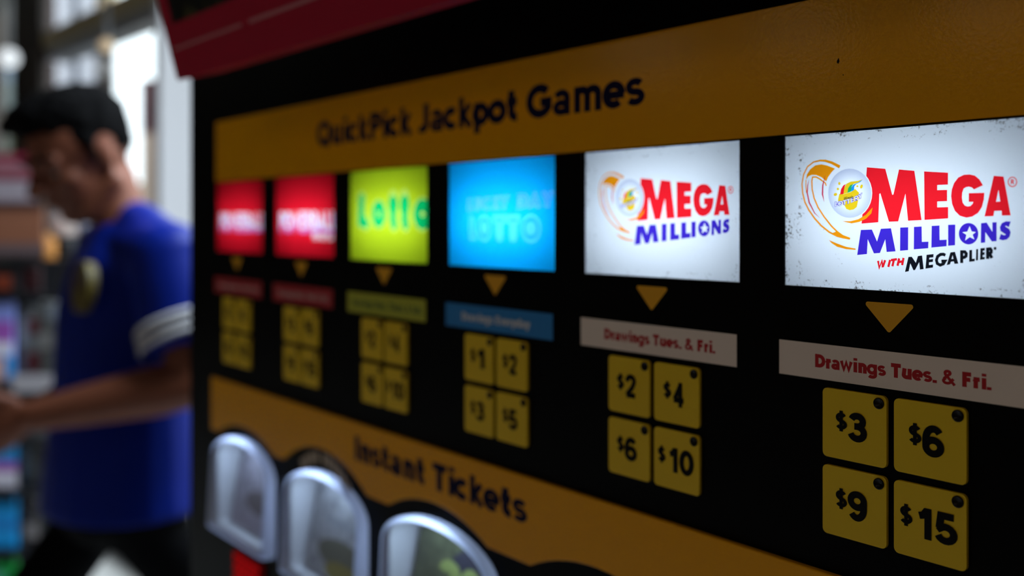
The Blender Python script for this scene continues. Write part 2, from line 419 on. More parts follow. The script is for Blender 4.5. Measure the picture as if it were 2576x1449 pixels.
px_box(MB(), 20, 62, 11.8, .4, -.02, zof(330, 11.8)).build('hedge', mat('olive_hedge', (.15, .15, .09), .9), b2)
px_box(MB(), -90, 48, 12.2, 2.8, zof(205, 12), zof(125, 12)).build('window_band', mat('sky_blue_glass', (.30, .40, .52), .2), b2)
b3 = thing('brick_pier', 'dark red brick pier with a tan base just outside the window', 'pillar', at(373, HORIZON, 7)); b3.location.z = 0
px_box(MB(), 354, 400, 7, .4, zof(335, 7), zof(200, 7)).build('shaft', mat('dark_red_brick', (.12, .05, .055), .8, noise=(9, (.08, .035, .045), .4, .6)), b3)
px_box(MB(), 355, 400, 7, .45, -.02, zof(335, 7)).build('base', mat('tan_stone', (.62, .47, .38), .8), b3)
b4 = px_box(MB(), 270, 400, 24, 4, -.02, zof(462, 24)).build('low_building', mat('sandy_wall', (.36, .29, .14), .8)); tag(b4, 'low sandy building far off under the bright sky', 'building')
M['lampglass'] = mat('warm_lamp_glass', (.8, .62, .42), .3, emit=(1.0, .72, .42), es=.38)
def globe(px, py, Z, rpx, label, m):
    c = at(px, py, Z); r = rpx/FPX*Z
    t = thing('globe_lamp', label, 'lamp', c)
    MB().ellipsoid(c, ((r, 0, 0), (0, r, 0), (0, 0, r)), 20, 12).build('globe', m, t, True)
    MB().tube([c+Vector((0, 0, r*.9)), Vector((c.x, c.y, H-.012))], [.012, .012], 10).build('stem', M['grey_metal'], t, True)
    MB().ellipsoid(Vector((c.x, c.y, H-.012)), ((.05, 0, 0), (0, .05, 0), (0, 0, .012)), 14, 8).build('ceiling_plate', M['grey_metal'], t, True)
globe(268, 113, 4.1, 17, 'small tan globe lamp hanging by the shop window', M['lampglass'])
globe(277, 8, 4.5, 28, 'larger bright tan globe lamp at the top edge, hanging by the shop window', mat('warm_lamp_glass_bright', (.85, .72, .5), .3, emit=(1, .82, .5), es=.5))
globe(22, 146, 5.0, 25, 'white globe lamp at the left edge, beside the dark window post', mat('white_lamp_glass', (.9, .9, .9), .3, emit=(.9, .95, 1), es=.7))

# ------------------------------------------------------------------ ticket vending machine
M['black'] = mat('black_gloss', (.0012, .0011, .0010), .4, .05)
M['black_matt'] = mat('black_matt', (.004, .004, .004), .7, .2)
M['orange'] = mat('orange_vinyl', (.80, .345, .001), .17, .17, bump=(800, .05, .0008))
M['navy'] = mat('navy_vinyl', (.006, .006, .030), .6, .05)
M['arrow'] = mat('orange_arrow', (.80, .38, .010), .45, .3)
M['yellow'] = mat('yellow_key', (.76, .50, .004), .5, .3)
M['keyink'] = mat('black_key_ink', (.003, .003, .003), .6, .1)
M['hole'] = mat('dark_indicator', (.006, .004, .003), .25, .15)
M['beige'] = mat('beige_label', (.80, .66, .56), .5, .3)
M['labelred'] = mat('label_red_ink', (.42, .012, .015), .5, .2)
M['redlabel'] = mat('red_label', (.40, .018, .024), .5, .3)
M['pinkink'] = mat('pale_pink_ink', (.50, .30, .28), .5, .2)
M['limelabel'] = mat('olive_green_label', (.42, .42, .03), .5, .3)
M['greenink'] = mat('dark_green_ink', (.08, .14, .03), .5, .2)
M['bluelabel'] = mat('blue_label', (.02, .20, .50), .5, .3)
M['paleink'] = mat('pale_ink', (.55, .55, .55), .5, .2)

def backlit(name, col, dirt=None, radial=None):
    m = bpy.data.materials.new(name); m.use_nodes = True; nt = m.node_tree
    nt.nodes.remove(nt.nodes['Principled BSDF'])
    t = nt.nodes.new('ShaderNodeBsdfTranslucent'); d = nt.nodes.new('ShaderNodeBsdfDiffuse'); g = nt.nodes.new('ShaderNodeBsdfGlossy')
    g.inputs['Roughness'].default_value = .35; g.inputs['Color'].default_value = (1, 1, 1, 1)
    mx = nt.nodes.new('ShaderNodeMixShader'); mx.inputs[0].default_value = .05
    m2 = nt.nodes.new('ShaderNodeMixShader'); m2.inputs[0].default_value = .004
    nt.links.new(t.outputs[0], mx.inputs[1]); nt.links.new(d.outputs[0], mx.inputs[2])
    nt.links.new(mx.outputs[0], m2.inputs[1]); nt.links.new(g.outputs[0], m2.inputs[2]); nt.links.new(m2.outputs[0], nt.nodes['Material Output'].inputs[0])
    t.inputs[0].default_value = (*col, 1); d.inputs[0].default_value = (*[c*.3 for c in col], 1)
    tc = nt.nodes.new('ShaderNodeTexCoord'); L = nt.links.new
    def math_(op, a, b=None, c=None):
        n = nt.nodes.new('ShaderNodeMath'); n.operation = op
        for i, v in enumerate((a, b, c)):
            if v is None: continue
            if isinstance(v, (int, float)): n.inputs[i].default_value = v
            else: L(v, n.inputs[i])
        return n.outputs[0]
    def rng(v, a, b_, c, e):
        n = nt.nodes.new('ShaderNodeMapRange'); L(v, n.inputs[0])
        for i, q in enumerate((a, b_, c, e)): n.inputs[i+1].default_value = q
        return n.outputs[0]
    if dirt:
        x0, x1, z0, z1, amt = dirt
        sep = nt.nodes.new('ShaderNodeSeparateXYZ'); L(tc.outputs['Object'], sep.inputs[0])
        X, Z = sep.outputs[0], sep.outputs[2]
        dl = math_('SUBTRACT', X, x0); dr = math_('SUBTRACT', x1, X); dt = math_('SUBTRACT', z1, Z); db = math_('SUBTRACT', Z, z0)
        dmin = math_('MINIMUM', math_('MINIMUM', math_('MULTIPLY', dl, .55), math_('MULTIPLY', dr, 1.6)), math_('MINIMUM', math_('MULTIPLY', dt, 1.1), math_('MULTIPLY', db, 1.5)))
        n1 = nt.nodes.new('ShaderNodeTexNoise'); n1.inputs['Scale'].default_value = 900; n1.inputs['Detail'].default_value = 6; n1.inputs['Roughness'].default_value = .72
        L(tc.outputs['Object'], n1.inputs['Vector'])
        n2 = nt.nodes.new('ShaderNodeTexNoise'); n2.inputs['Scale'].default_value = 140; n2.inputs['Detail'].default_value = 3
        L(tc.outputs['Object'], n2.inputs['Vector'])
        e1 = rng(dmin, 0, .0036, 1, 0)
        band = math_('SUBTRACT', 1, math_('ABSOLUTE', rng(dmin, .0022, .0052, -1, 1)))       # a worn line a few mm in from the edge
        band = math_('MAXIMUM', band, 0)
        v = math_('ADD', math_('ADD', n1.outputs[0], math_('MULTIPLY', e1, .17)), math_('ADD', math_('MULTIPLY', band, .135), math_('MULTIPLY', math_('SUBTRACT', n2.outputs[0], .5), .5)))
        mask = rng(v, .70, .82, 0, amt)
        mix = nt.nodes.new('ShaderNodeMix'); mix.data_type = 'RGBA'; mix.inputs[6].default_value = (*col, 1); mix.inputs[7].default_value = (.03, .022, .015, 1)
        L(mask, mix.inputs[0]); L(mix.outputs[2], t.inputs[0])
    if radial:
        cx, cz, r, c2 = radial                    # printed ball: pale centre, blue grey rim
        vm = nt.nodes.new('ShaderNodeVectorMath'); vm.operation = 'DISTANCE'; L(tc.outputs['Object'], vm.inputs[0]); vm.inputs[1].default_value = (cx, 0, cz)
        f = rng(vm.outputs['Value'], r*.52, r*1.0, 0, 1)
        mix = nt.nodes.new('ShaderNodeMix'); mix.data_type = 'RGBA'; mix.inputs[6].default_value = (*col, 1); mix.inputs[7].default_value = (*c2, 1)
        L(f, mix.inputs[0]); L(mix.outputs[2], t.inputs[0])
    return m

PITCH, T0, TW, TT, TB = 114.3, -499.5, 92.7, 33.2, -24.2
def tx(i): return T0+PITCH*i
MX0, MX1, MTOP = -.5585, .2245, EYE+.34
root = thing('ticket_vending_machine', 'black vending machine with orange bands, glowing game signs and yellow price keys', 'vending machine', (-.167, .35, 0))
WC = [-164.5-137.3*k for k in (2, 1, 0)]        # centres of the ticket windows, mm
def arch(cx, half, z0, zs, rise, r=4, n=18):
    return (arc(cx, zs, half, rise, 0, 180, n) + arc(cx-half+r, z0+r, r, r, 180, 270, 4) + arc(cx+half-r, z0+r, r, r, 270, 360, 4))
WZ0, WZS, WRISE, WHALF = -252.0, -194.5, 23.5, 56.0
# cabinet: shell, front with the sign and window openings cut out, a light box behind each sign
front = planar([('face', [rect(MX0*1000, -EYE*1000+60, MX1*1000, (MTOP-EYE)*1000)]),
                (None, [rect(tx(i), TB, tx(i)+TW, TT) for i in range(6)] + [arch(c, WHALF, WZ0, WZS, WRISE) for c in WC])])['face']
cab = flat('cabinet', front, 0.0, M['black'], root)
b = MB(); D2 = .70
X0, X1, Z0_, Z1_ = MX0, MX1, .06, MTOP
for q in (((X0,0,Z0_),(X0,D2,Z0_),(X0,D2,Z1_),(X0,0,Z1_)), ((X1,0,Z0_),(X1,0,Z1_),(X1,D2,Z1_),(X1,D2,Z0_)), ((X0,0,Z1_),(X0,D2,Z1_),(X1,D2,Z1_),(X1,0,Z1_)),
          ((X0,0,Z0_),(X1,0,Z0_),(X1,D2,Z0_),(X0,D2,Z0_)), ((X0,D2,Z0_),(X1,D2,Z0_),(X1,D2,Z1_),(X0,D2,Z1_))):
    b.add(q, [(0,1,2,3)])
for i in range(6):                                # sign light boxes
    x0, x1, z0, z1, d = tx(i)/1000, (tx(i)+TW)/1000, EYE+TB/1000, EYE+TT/1000, .05
    for q in (((x0,0,z0),(x0,d,z0),(x0,d,z1),(x0,0,z1)), ((x1,0,z0),(x1,0,z1),(x1,d,z1),(x1,d,z0)), ((x0,0,z1),(x0,d,z1),(x1,d,z1),(x1,0,z1)),
              ((x0,0,z0),(x1,0,z0),(x1,d,z0),(x0,d,z0)), ((x0,d,z0),(x1,d,z0),(x1,d,z1),(x0,d,z1))):
        b.add(q, [(0,1,2,3)])
for x in (X0+.06, X1-.06):
    for y in (.07, .62): b.box((x-.03, y-.03, 0), (x+.03, y+.03, .06))
bm = bmesh.new(); bm.from_mesh(cab.data); tmp = bpy.data.meshes.new('tmp'); tmp.from_pydata(b.v, [], b.f); bm.from_mesh(tmp); bm.to_mesh(cab.data); bm.free()

def art(key_mats, layers, y, parent, clip=True, ox=0, oz=0, thick=0, names=None, F=None):
    """builds one mesh per key; the first key is the base part, the others its children"""
    pl = planar(layers, clip); base = None; out = {}
    for k, m in key_mats:
        if k not in pl: continue
        nm = (names or {}).get(k, k)
        if base is None:
            base = flat(nm, pl[k], y, m, parent, ox, oz, thick, F); out[k] = base
        else:
            o = flat(nm, pl[k], y-(.00012 if not clip or thick else 0)-thick, m, base, ox, oz, 0, F); out[k] = o
    return out

# orange header band with its title
BL, BR = -499.0, 224.0
hd = art([('header_band', M['orange']), ('lettering', M['navy']), ('scuff', M['black_matt'])],
         [('header_band', [rect(BL, 33.9, BR, 84.0)]), ('lettering', text('QuickPick Jackpot Games', -316.3, -1.3, 52.6, 17.0, .26)), ('scuff', [[(95.6, 59.6), (96.4, 60.6), (96.7, 59.2), (96.2, 58.3), (95.5, 58.8)], ell(98.2, 54.0, .22, .3, 8)])], -.0004, root)

LOGO = {'mega':[[(35.04,-13.36),(42.25,-14.2),(44.94,-23.49),(45.41,-23.35),(47.51,-14.66),(53.24,-15.38),(55.89,-32.39),(50.9,-32.6),(49.92,-23.17),(47.2,-32.83),(43.68,-32.94),(40.34,-22.8),(39.92,-23.08),(39.53,-33.12),(32.9,-33.62),(33.26,-29.91),(34.05,-29.62),(35.37,-27.56),(36.42,-25.21),(36.84,-22.87),(36.68,-20.51),(35.86,-18.12),(34.78,-16.46)],[(56.79,-15.72),(65.28,-16.48),(65.28,-20.48),(61.5,-20.51),(61.5,-22.26),(64.97,-22.24),(64.97,-26.05),(61.5,-26.1),(61.5,-28.08),(65.34,-28.02),(65.34,-31.85),(56.93,-32.33)],[(77.08,-21.05),(75.86,-19.05),(74.36,-17.78),(72.71,-17.34),(70.76,-17.38),(68.8,-18.26),(67.39,-20.0),(66.59,-22.17),(66.34,-24.37),(66.68,-26.99),(67.67,-29.33),(69.36,-30.99),(71.6,-31.6),(73.53,-31.28),(75.45,-30.08),(76.81,-28.08),(77.43,-25.67),(77.57,-23.53),(72.37,-23.54),(72.37,-26.39),(73.89,-26.42),(73.67,-27.09),(72.98,-27.76),(72.01,-27.96),(71.04,-27.6),(70.34,-26.63),(70.06,-24.99),(70.15,-23.36),(70.62,-22.0),(71.46,-21.48),(72.43,-21.38),(73.39,-21.67),(74.14,-22.32)],[(80.62,-18.1),(83.78,-18.43),(86.02,-30.95),(83.26,-30.98),(83.15,-29.42),(80.78,-29.46),(80.51,-31.13),(77.62,-31.22)]],'acut':[[(82.15,-22.63),(82.73,-26.43),(81.36,-26.54)]],'mil':[[(32.63,-35.91),(37.01,-35.74),(39.05,-40.0),(40.56,-35.45),(44.44,-35.26),(46.2,-43.33),(42.79,-43.64),(42.25,-39.14),(40.18,-44.05),(37.82,-44.25),(35.37,-39.23),(35.04,-44.56),(31.13,-45.01)],[(47.97,-34.98),(50.96,-34.89),(50.9,-42.79),(47.91,-43.09)],[(53.09,-34.74),(55.89,-34.59),(55.98,-39.89),(58.36,-39.77),(58.27,-42.01),(53.03,-42.49)],[(59.51,-34.38),(62.28,-34.23),(62.34,-39.15),(64.82,-38.98),(64.74,-41.19),(59.39,-41.77)],[(65.31,-34.0),(67.79,-33.92),(67.7,-40.8),(65.31,-41.04)],[(76.48,-33.45),(78.29,-33.23),(80.17,-36.24),(80.17,-33.18),(81.55,-33.12),(81.55,-39.23),(80.03,-39.38),(77.89,-36.39),(77.81,-39.74),(76.4,-39.89)],[(86.02,-32.91),(84.51,-32.83),(83.21,-33.44),(82.6,-34.76),(82.81,-35.95),(83.99,-36.74),(84.46,-37.0),(84.31,-37.26),(83.73,-37.27),(82.89,-36.88),(82.34,-38.61),(83.47,-38.93),(84.78,-38.65),(85.68,-37.77),(86.02,-36.33),(85.56,-35.28),(84.51,-34.63),(84.25,-34.36),(84.65,-34.28),(85.43,-34.7)]],'o':[(72.29,-36.92),(75.56,-36.89),(72.29,-33.39),(68.97,-36.95),(72.29,-40.45)],'star':[[(72.65,-34.4),(73.39,-36.15),(74.77,-36.36),(73.67,-37.23),(74.27,-38.77),(72.71,-38.06),(71.12,-39.22),(71.54,-37.31),(70.2,-36.45),(71.87,-36.22)]],'plier':[[(51.05,-45.16),(52.27,-45.07),(53.79,-47.12),(54.54,-44.78),(56.04,-44.51),(56.64,-49.17),(55.29,-49.42),(54.99,-46.89),(53.48,-49.63),(52.88,-49.71),(51.75,-47.41),(51.14,-50.14),(49.76,-50.43)],[(57.68,-44.27),(60.18,-43.93),(60.13,-45.05),(58.71,-45.23),(58.62,-45.85),(60.04,-45.61),(59.98,-46.59),(58.57,-46.83),(58.57,-47.75),(60.04,-47.51),(59.98,-48.54),(57.29,-49.01)],[(66.11,-43.23),(67.67,-43.0),(68.86,-46.91),(67.53,-47.04),(67.25,-46.22),(66.25,-46.39),(65.97,-47.23),(64.82,-47.54)],[(72.57,-42.34),(73.48,-42.21),(73.48,-45.22),(74.41,-45.06),(74.36,-45.92),(72.51,-46.2)],[(74.85,-42.0),(75.5,-41.87),(75.45,-45.57),(74.77,-45.72)],[(76.27,-41.64),(77.75,-41.48),(77.7,-42.34),(77.08,-42.43),(77.08,-42.97),(77.67,-42.87),(77.62,-43.76),(77.02,-43.85),(77.02,-44.53),(77.73,-44.43),(77.67,-45.18),(76.13,-45.44)]],'pcut':[[(66.88,-44.17),(67.16,-45.4),(66.45,-45.5)]],'pst':[[(64.39,-44.24),(63.67,-43.92),(62.66,-44.01),(61.64,-44.73),(61.21,-45.99),(61.5,-47.1),(62.52,-47.62),(63.67,-47.17),(64.31,-46.18),(62.95,-46.3)],[(69.98,-46.68),(69.98,-42.95),(71.04,-42.92),(71.54,-43.51),(71.46,-44.33),(70.9,-44.75),(69.98,-44.91)],[(78.64,-45.07),(78.64,-41.86),(79.5,-41.76),(79.82,-42.24),(79.77,-42.9),(79.37,-43.26),(78.7,-43.33)],[(79.23,-43.26),(80.03,-44.76)]],'with':[[(39.47,-46.88),(39.92,-49.32),(40.95,-46.89),(41.27,-49.16),(42.22,-46.56)],[(44.12,-46.39),(43.43,-48.91)],[(44.44,-46.49),(46.73,-46.08)],[(45.57,-46.29),(45.01,-48.62)],[(47.57,-45.77),(46.95,-48.38)],[(49.21,-45.55),(48.68,-48.09)],[(47.26,-47.04),(48.93,-46.82)]],'reg':[(86.56,-20.26),(87.88,-20.3),(86.56,-21.75)],'regR':[[(86.2,-20.98),(86.2,-19.59),(86.72,-19.61),(86.9,-19.93),(86.72,-20.29),(86.2,-20.27)],[(86.59,-20.28),(86.98,-21.0)]],'reg2':[(81.04,-41.6),(81.41,-41.59)],'lineA':[(23.94,-12.73),(20.61,-11.03),(17.79,-10.16),(15.52,-9.95),(12.64,-10.4),(10.02,-12.02),(8.26,-14.95),(7.55,-18.43),(7.85,-21.95),(8.85,-25.48),(10.61,-28.5),(13.22,-31.74),(16.09,-34.46),(19.49,-36.8),(22.84,-38.23),(25.59,-38.78),(28.21,-39.13)],'lineB':[(28.21,-39.13),(25.04,-38.06),(22.84,-36.63),(20.33,-34.45),(17.23,-31.02),(14.66,-27.55),(12.93,-24.05),(12.06,-20.56),(11.89,-17.57),(12.23,-16.09),(13.8,-16.05),(15.52,-16.95),(17.79,-18.5),(18.19,-19.5)],'lineC':[(9.32,-16.99),(9.26,-19.48),(9.61,-21.99)],'wedge':[[(22.56,-36.49),(25.04,-37.92),(28.21,-39.04),(25.59,-38.88),(22.28,-37.85),(20.89,-37.13)]],'fill':[[(9.32,-16.99),(9.73,-15.0),(11.19,-13.07),(13.51,-11.68),(16.09,-11.4),(18.64,-12.01),(21.89,-13.28),(20.33,-14.67),(18.92,-16.33),(18.19,-17.88),(16.09,-16.23),(13.8,-15.31),(11.77,-15.18),(10.31,-15.77)]],'red1':[[(10.72,-16.69),(10.31,-19.02),(10.14,-22.0),(11.01,-25.51),(13.33,-29.61),(15.63,-31.7),(12.99,-29.76),(10.49,-25.75),(9.61,-21.99),(9.9,-19.0)]],'red2':[[(17.91,-15.22),(17.0,-19.21),(16.89,-22.65),(17.34,-25.71),(16.26,-22.64),(16.43,-19.2)]],'sw':[[(25.04,-32.75),(28.31,-32.75),(31.54,-32.04),(34.72,-30.39),(36.55,-28.52),(37.34,-27.82),(36.81,-29.93),(34.72,-31.81),(32.07,-32.99),(28.85,-33.56)]],'sw2':[[(19.37,-39.74),(22.84,-41.0),(26.68,-42.14),(30.47,-42.69),(30.47,-43.17),(26.68,-43.01),(22.84,-42.21),(20.33,-40.8)]],'ball':[(27.93,-22.52),(36.81,-22.72),(27.93,-13.54)],'yel':[[(23.71,-22.67),(25.43,-22.81),(28.5,-22.08),(30.29,-20.98),(31.85,-22.36),(31.63,-24.83),(31.3,-26.22),(30.96,-27.61),(29.62,-28.49),(28.05,-28.73),(26.69,-28.26),(26.0,-27.14),(24.98,-26.32),(23.14,-25.18)]],'ered':[[(24.06,-22.88),(24.4,-21.07),(25.32,-19.68),(26.46,-19.07),(25.89,-20.3),(25.5,-22.75)]],'eyel':[[(25.46,-22.75),(25.78,-20.5),(26.69,-19.02),(28.5,-18.28),(31.41,-18.13),(33.4,-17.59),(31.41,-18.77),(29.62,-19.21),(28.27,-19.57),(27.37,-20.75),(27.14,-22.34)]],'egrn':[[(27.14,-22.34),(27.37,-20.75),(28.27,-19.57),(29.62,-19.17),(28.84,-20.19),(28.61,-21.88)]],'eblu':[[(28.61,-21.88),(28.77,-20.38),(29.62,-19.41),(31.41,-18.77),(33.4,-17.65),(32.52,-18.51),(30.74,-19.25),(29.96,-20.02),(29.85,-21.41)]],'dots':[[(23.76,-18.83),(24.22,-18.84),(23.76,-18.26)],[(23.14,-20.83),(23.64,-20.85),(23.14,-20.35)],[(22.1,-22.83),(22.84,-22.65),(21.98,-22.3)],[(31.19,-20.05),(31.63,-20.07),(31.19,-19.72)],[(32.85,-20.2),(33.4,-20.12),(32.96,-19.47)]],'lot':[(21.91,-27.25),(33.29,-22.19),(22.33,-25.31)],'illi':[(25.66,-24.89),(29.62,-23.5),(25.66,-24.02)]}
def mapped(polys, f): return [[f(p) for p in q] for q in polys]
def game_logo(f, small):
    """the white signs' artwork: red and blue words, ball, orange swooshes"""
    g = lambda k: mapped(LOGO[k], f)
    def st(k, w, tp=None): return [h for h in stroke([f(p) for p in LOGO[k]], w, tp)]
    L = [('swoosh', st('lineA', .62, lambda t: 1.9-1.2*min(1, t*4) if t < .25 else .7+.5*t) + st('lineB', .52, lambda t: 1.3-.4*t) + st('lineC', .4) + g('wedge') + g('fill') + g('sw2')),
         ('crimson_streak', g('red1')+g('red2')),
         ('red_lettering', g('mega')), ('plate', g('acut'))]
    b_ = [f(p) for p in LOGO['ball']]
    L += [('plate', [ell3(b_[0], (b_[1][0]+.35, b_[1][1]), (b_[2][0], b_[2][1]+.35))]), ('ball', [ell3(*b_)]), ('swoosh', g('sw'))]
    L += [('blue_lettering', g('mil')+[ell3(*[f(p) for p in LOGO['o'][:3]])]), ('plate', g('star'))]
    L += [('red_lettering', [h for q in LOGO['regR'] for h in stroke([f(p) for p in q], .34)])]
    r = [f(p) for p in LOGO['reg']]; ring = ell3(*r, n=24); L[-1][1].extend(stroke(ring+[ring[0]], .32))
    L += [('emblem_yellow', g('yel')+g('eyel')+[ell3(*[f(p) for p in q], n=14) for q in LOGO['dots']]), ('crimson_streak', []), ('red_lettering', g('ered')),
          ('emblem_green', g('egrn')), ('emblem_blue', g('eblu'))]
    # tiny curved word across the emblem: violet outline, pale inside
    a, e, tp_ = [f(p) for p in LOGO['lot']]; n = 7; pen = []
    hgt = tp_[1]-a[1]; wid = e[0]-a[0]
    def bend(p): t = (p[0]-a[0])/wid; return (p[0], p[1]+(e[1]-a[1])*(.25*t+.75*t*t)*.62)
    big = [[bend(p) for p in q] for q in text('LOTTERY', a[0]-.1, e[0]+.1, a[1]-.1, hgt*.86+.2, .36)]
    sml = [[bend(p) for p in q] for q in text('LOTTERY', a[0]+.08, e[0]-.08, a[1]+.04, hgt*.86-.08, .17)]
    L += [('violet_lettering', big), ('plate', sml)]
    a, e, tp_ = [f(p) for p in LOGO['illi']]
    L += [('tiny_lettering', text('illinois', a[0], e[0], a[1]-.1, (tp_[1]-a[1])*1.2, .22, rise=.16))]
    if not small:
        L += [('black_lettering', g('plier')+[h for q in LOGO['pst'] for h in stroke([f(p) for p in q], 1.05)]), ('plate', g('pcut')),
              ('red_lettering', [h for q in LOGO['with'] for h in stroke([f(p) for p in q], .84)]),
              ('black_lettering', [ell(*f(LOGO['reg2'][0]), .45, .5, 12)])]
    return L
INK = dict(red_lettering=(.84, .012, .022), blue_lettering=(.045, .022, .50), swoosh=(.86, .30, .004), crimson_streak=(.62, .02, .07),
           emblem_yellow=(.80, .56, .012), emblem_green=(.02, .42, .10), emblem_blue=(.012, .28, .75), violet_lettering=(.10, .06, .55), black_lettering=(.006, .008, .012), tiny_lettering=(.05, .04, .02))
INKM = {k: backlit(k+'_film', v) for k, v in INK.items()}
WHITE = (.80, .88, .93)
def sign(i, plate_m, layers, mats, label):
    x0 = tx(i)
    base = [('plate', [rect(x0, TB, x0+TW, TT)])]
    out = art([('plate', plate_m)]+mats, base+layers, .0009, root, names={'plate': 'game_sign'})
    out['plate']['label'] = label
    return out
def tube_light(i, p, col=(.77, .865, 1.0), d=.036):
    xc = (tx(i)+TW/2)/1000; zc = EYE+(TT+TB)/2000
    area('sign_lamp', (xc, d, zc-.0025), (xc, -1, zc-.0025), p, .080, .007, col, parent=root)
for i, small in ((4, True), (5, False)):
    x0 = tx(i)
    if small: f = lambda p, x0=x0: (x0+36.5+(p[0]-35.04)*.9886, TT-13.3+(p[1]+13.36)*.95)
    else: f = lambda p, x0=x0: (x0+p[0], TT+p[1])
    bc = f(LOGO['ball'][0])
    ballm = backlit('printed_ball', (.84, .92, .98), radial=(bc[0]/1000, EYE+bc[1]/1000, .0089, (.50, .58, .74)))
    pm = backlit('worn_white_sign', WHITE, dirt=(x0/1000, (x0+TW)/1000, EYE+TB/1000, EYE+TT/1000, .55 if small else .95))
    sign(i, pm, game_logo(f, small), [('ball', ballm)]+list(INKM.items()),
         'white lit sign with red and blue lettering' if small else 'white lit sign with an extra black line of lettering')
    tube_light(i, .0400 if small else .0390, d=.040)
# two red signs, clipped white lettering with a lilac shade below
redp = backlit('red_sign', (.80, .008, .022)); whitel = backlit('white_sign_lettering', (.80, .80, .86)); lil = backlit('lilac_sign_shade', (.62, .22, .62)); 
for i in (0, 1):
    x0 = tx(i); lay = []
    tl = [[(p[0], p[1]) for p in q] for q in text('POWERBALL', x0+6.5, x0+95.5, -4.5, 12.5, .19)]
    lay += [('shade', [[(p[0]+.6, p[1]-2.6) for p in q] for q in text('POWERBALL', x0+6, x0+96, -5.0, 13.0, .26)]), ('white_lettering', tl)]
    if i == 1: lay += [('white_lettering', text('POWER PLAY', x0+60, x0+94, -12.6, 5.2, .26))]
    sign(i, redp, lay, [('shade', lil), ('white_lettering', whitel)], 'red lit sign with white lettering' + (' and a small second line' if i else ''))
    tube_light(i, .019 if i == 0 else .025, d=.026)
# lime sign
limep = backlit('lime_sign', (.44, .62, .012)); limeg = backlit('pale_lime_halo', (.50, .74, .10)); grn = backlit('green_sign_lettering', (.002, .50, .12))
x0 = tx(2); hal = []; let = []
def lot(w):
    S_ = []; zt, zb = 15.0, -.4
    S_ += stroke([(x0+14.6, zt), (x0+13.8, 4), (x0+13.6, zb+1.5), (x0+15.5, zb+.8), (x0+20, zb+.6)], w)
    S_ += stroke(arc(x0+35.9, 5.2, 4.9, 5.2, 0, 360), w*.92)
    for c in (53.2, 66.6):
        S_ += stroke([(x0+c, zt), (x0+c+.2, 8), (x0+c-.2, 1.5), (x0+c+1.0, zb+.2)], w); S_ += stroke([(x0+c-4.0, 9.8), (x0+c+4.2, 10.0)], w*.95)
    S_ += stroke(arc(x0+86.5, 4.9, 6.2, 5.4, 0, 360), w*1.05)
    return S_
for c_, z_ in ((14.6, 15.6), (53.2, 15.6), (66.6, 15.6), (20, -.8), (54.2, -1.2), (67.6, -1.2)):
    let.append(ell(x0+c_, z_, 3.4, 3.2, 12) if c_ not in (53.2, 66.6) else ell(x0+c_, 10.6, 5.3, 6.2, 20)); hal.append(ell(x0+c_, z_, 5.0, 5.0, 14))
sign(2, limep, [('halo', hal+lot(9.6)), ('green_lettering', let+lot(7.0))], [('halo', limeg), ('green_lettering', grn)], 'lime green lit sign with green lettering')
tube_light(2, .036, d=.031)
# sky blue sign, pale outlined lettering
bluep = backlit('sky_blue_sign', (.002, .42, .93)); blueg = backlit('pale_blue_outline', (.06, .53, .95)); blued = backlit('mid_blue_lettering', (.002, .34, .88)); lilo = backlit('lilac_blue_outline', (.10, .44, .92))
x0 = tx(3)
hal = []; ins = []
for c, rx in ((x0+33.2, 6.7), (x0+73.0, 8.1)):                       # the two round letters of the lower word
    hal.append(ell(c, -3.1, rx, 7.4)); ins += stroke(arc(c, -3.1, rx-2.6, 4.6, 0, 360), 1.9)
for c in (x0+46.6, x0+58.4):
    hal += stroke([(c-5.6, 1.9), (c+5.6, 1.9)], 4.6); hal += stroke([(c, 2), (c, -7.2)], 6.4); hal.append(ell(c, -7.4, 3.2, 3.0, 16)); ins += stroke([(c-3.4, 1.2), (c+3.2, 1.2)], 1.3)
hal += stroke([(x0+21.5, 3.6), (x0+21.5, -7.6), (x0+25.6, -7.6)], 4.4); ins += stroke([(x0+21.3, 2.6), (x0+21.3, -7.4), (x0+25, -7.4)], 1.2)
up = text('LUCKY', x0+17.5, x0+55, 6.0, 7.2, .30, slant=.10, rise=.03)+text('DAY', x0+59.0, x0+91.5, 6.8, 8.0, .30, slant=.10, rise=.03)
upi = text('LUCKY', x0+18.4, x0+54.2, 6.7, 5.9, .10, slant=.10, rise=.03)+text('DAY', x0+60.0, x0+90.6, 7.5, 6.7, .10, slant=.10, rise=.03)
sign(3, bluep, [('halo', hal), ('upper_halo', up), ('blue_lettering', ins+upi)], [('halo', blueg), ('upper_halo', lilo), ('blue_lettering', blued)], 'sky blue lit sign with pale outlined lettering')
tube_light(3, .044, d=.031)

# arrows, label strips, price keys
def round_tri(cx, z1, w, h, r=.9):
    ps = []
    for px_, pz in ((cx-w/2+r*1.9, z1-r), (cx+w/2-r*1.9, z1-r), (cx, z1-h+r*1.5)): ps += ell(px_, pz, r, r, 14)
    return hull(ps)
LABELS = [('Drawings Mon., Wed. & Sat.', 'redlabel', 'pinkink', 'dark red label strip'), ('Drawings Mon., Wed. & Sat.', 'redlabel', 'pinkink', 'dark red label strip'),
          ('Drawings Mon., Thurs. & Sat.', 'limelabel', 'greenink', 'olive green label strip'), ('Drawings Everyday', 'bluelabel', 'paleink', 'blue label strip'),
          ('Drawings Tues. & Fri.', 'beige', 'labelred', 'beige label strip with red lettering'), ('Drawings Tues. & Fri.', 'beige', 'labelred', 'beige label strip with red lettering')]
PRICES = [('$2', '$4', '$6', '$10'), ('$3', '$6', '$9', '$15'), ('$2', '$4', '$6', '$10'), ('$1', '$2', '$3', '$5'), ('$2', '$4', '$6', '$10'), ('$3', '$6', '$9', '$15')]
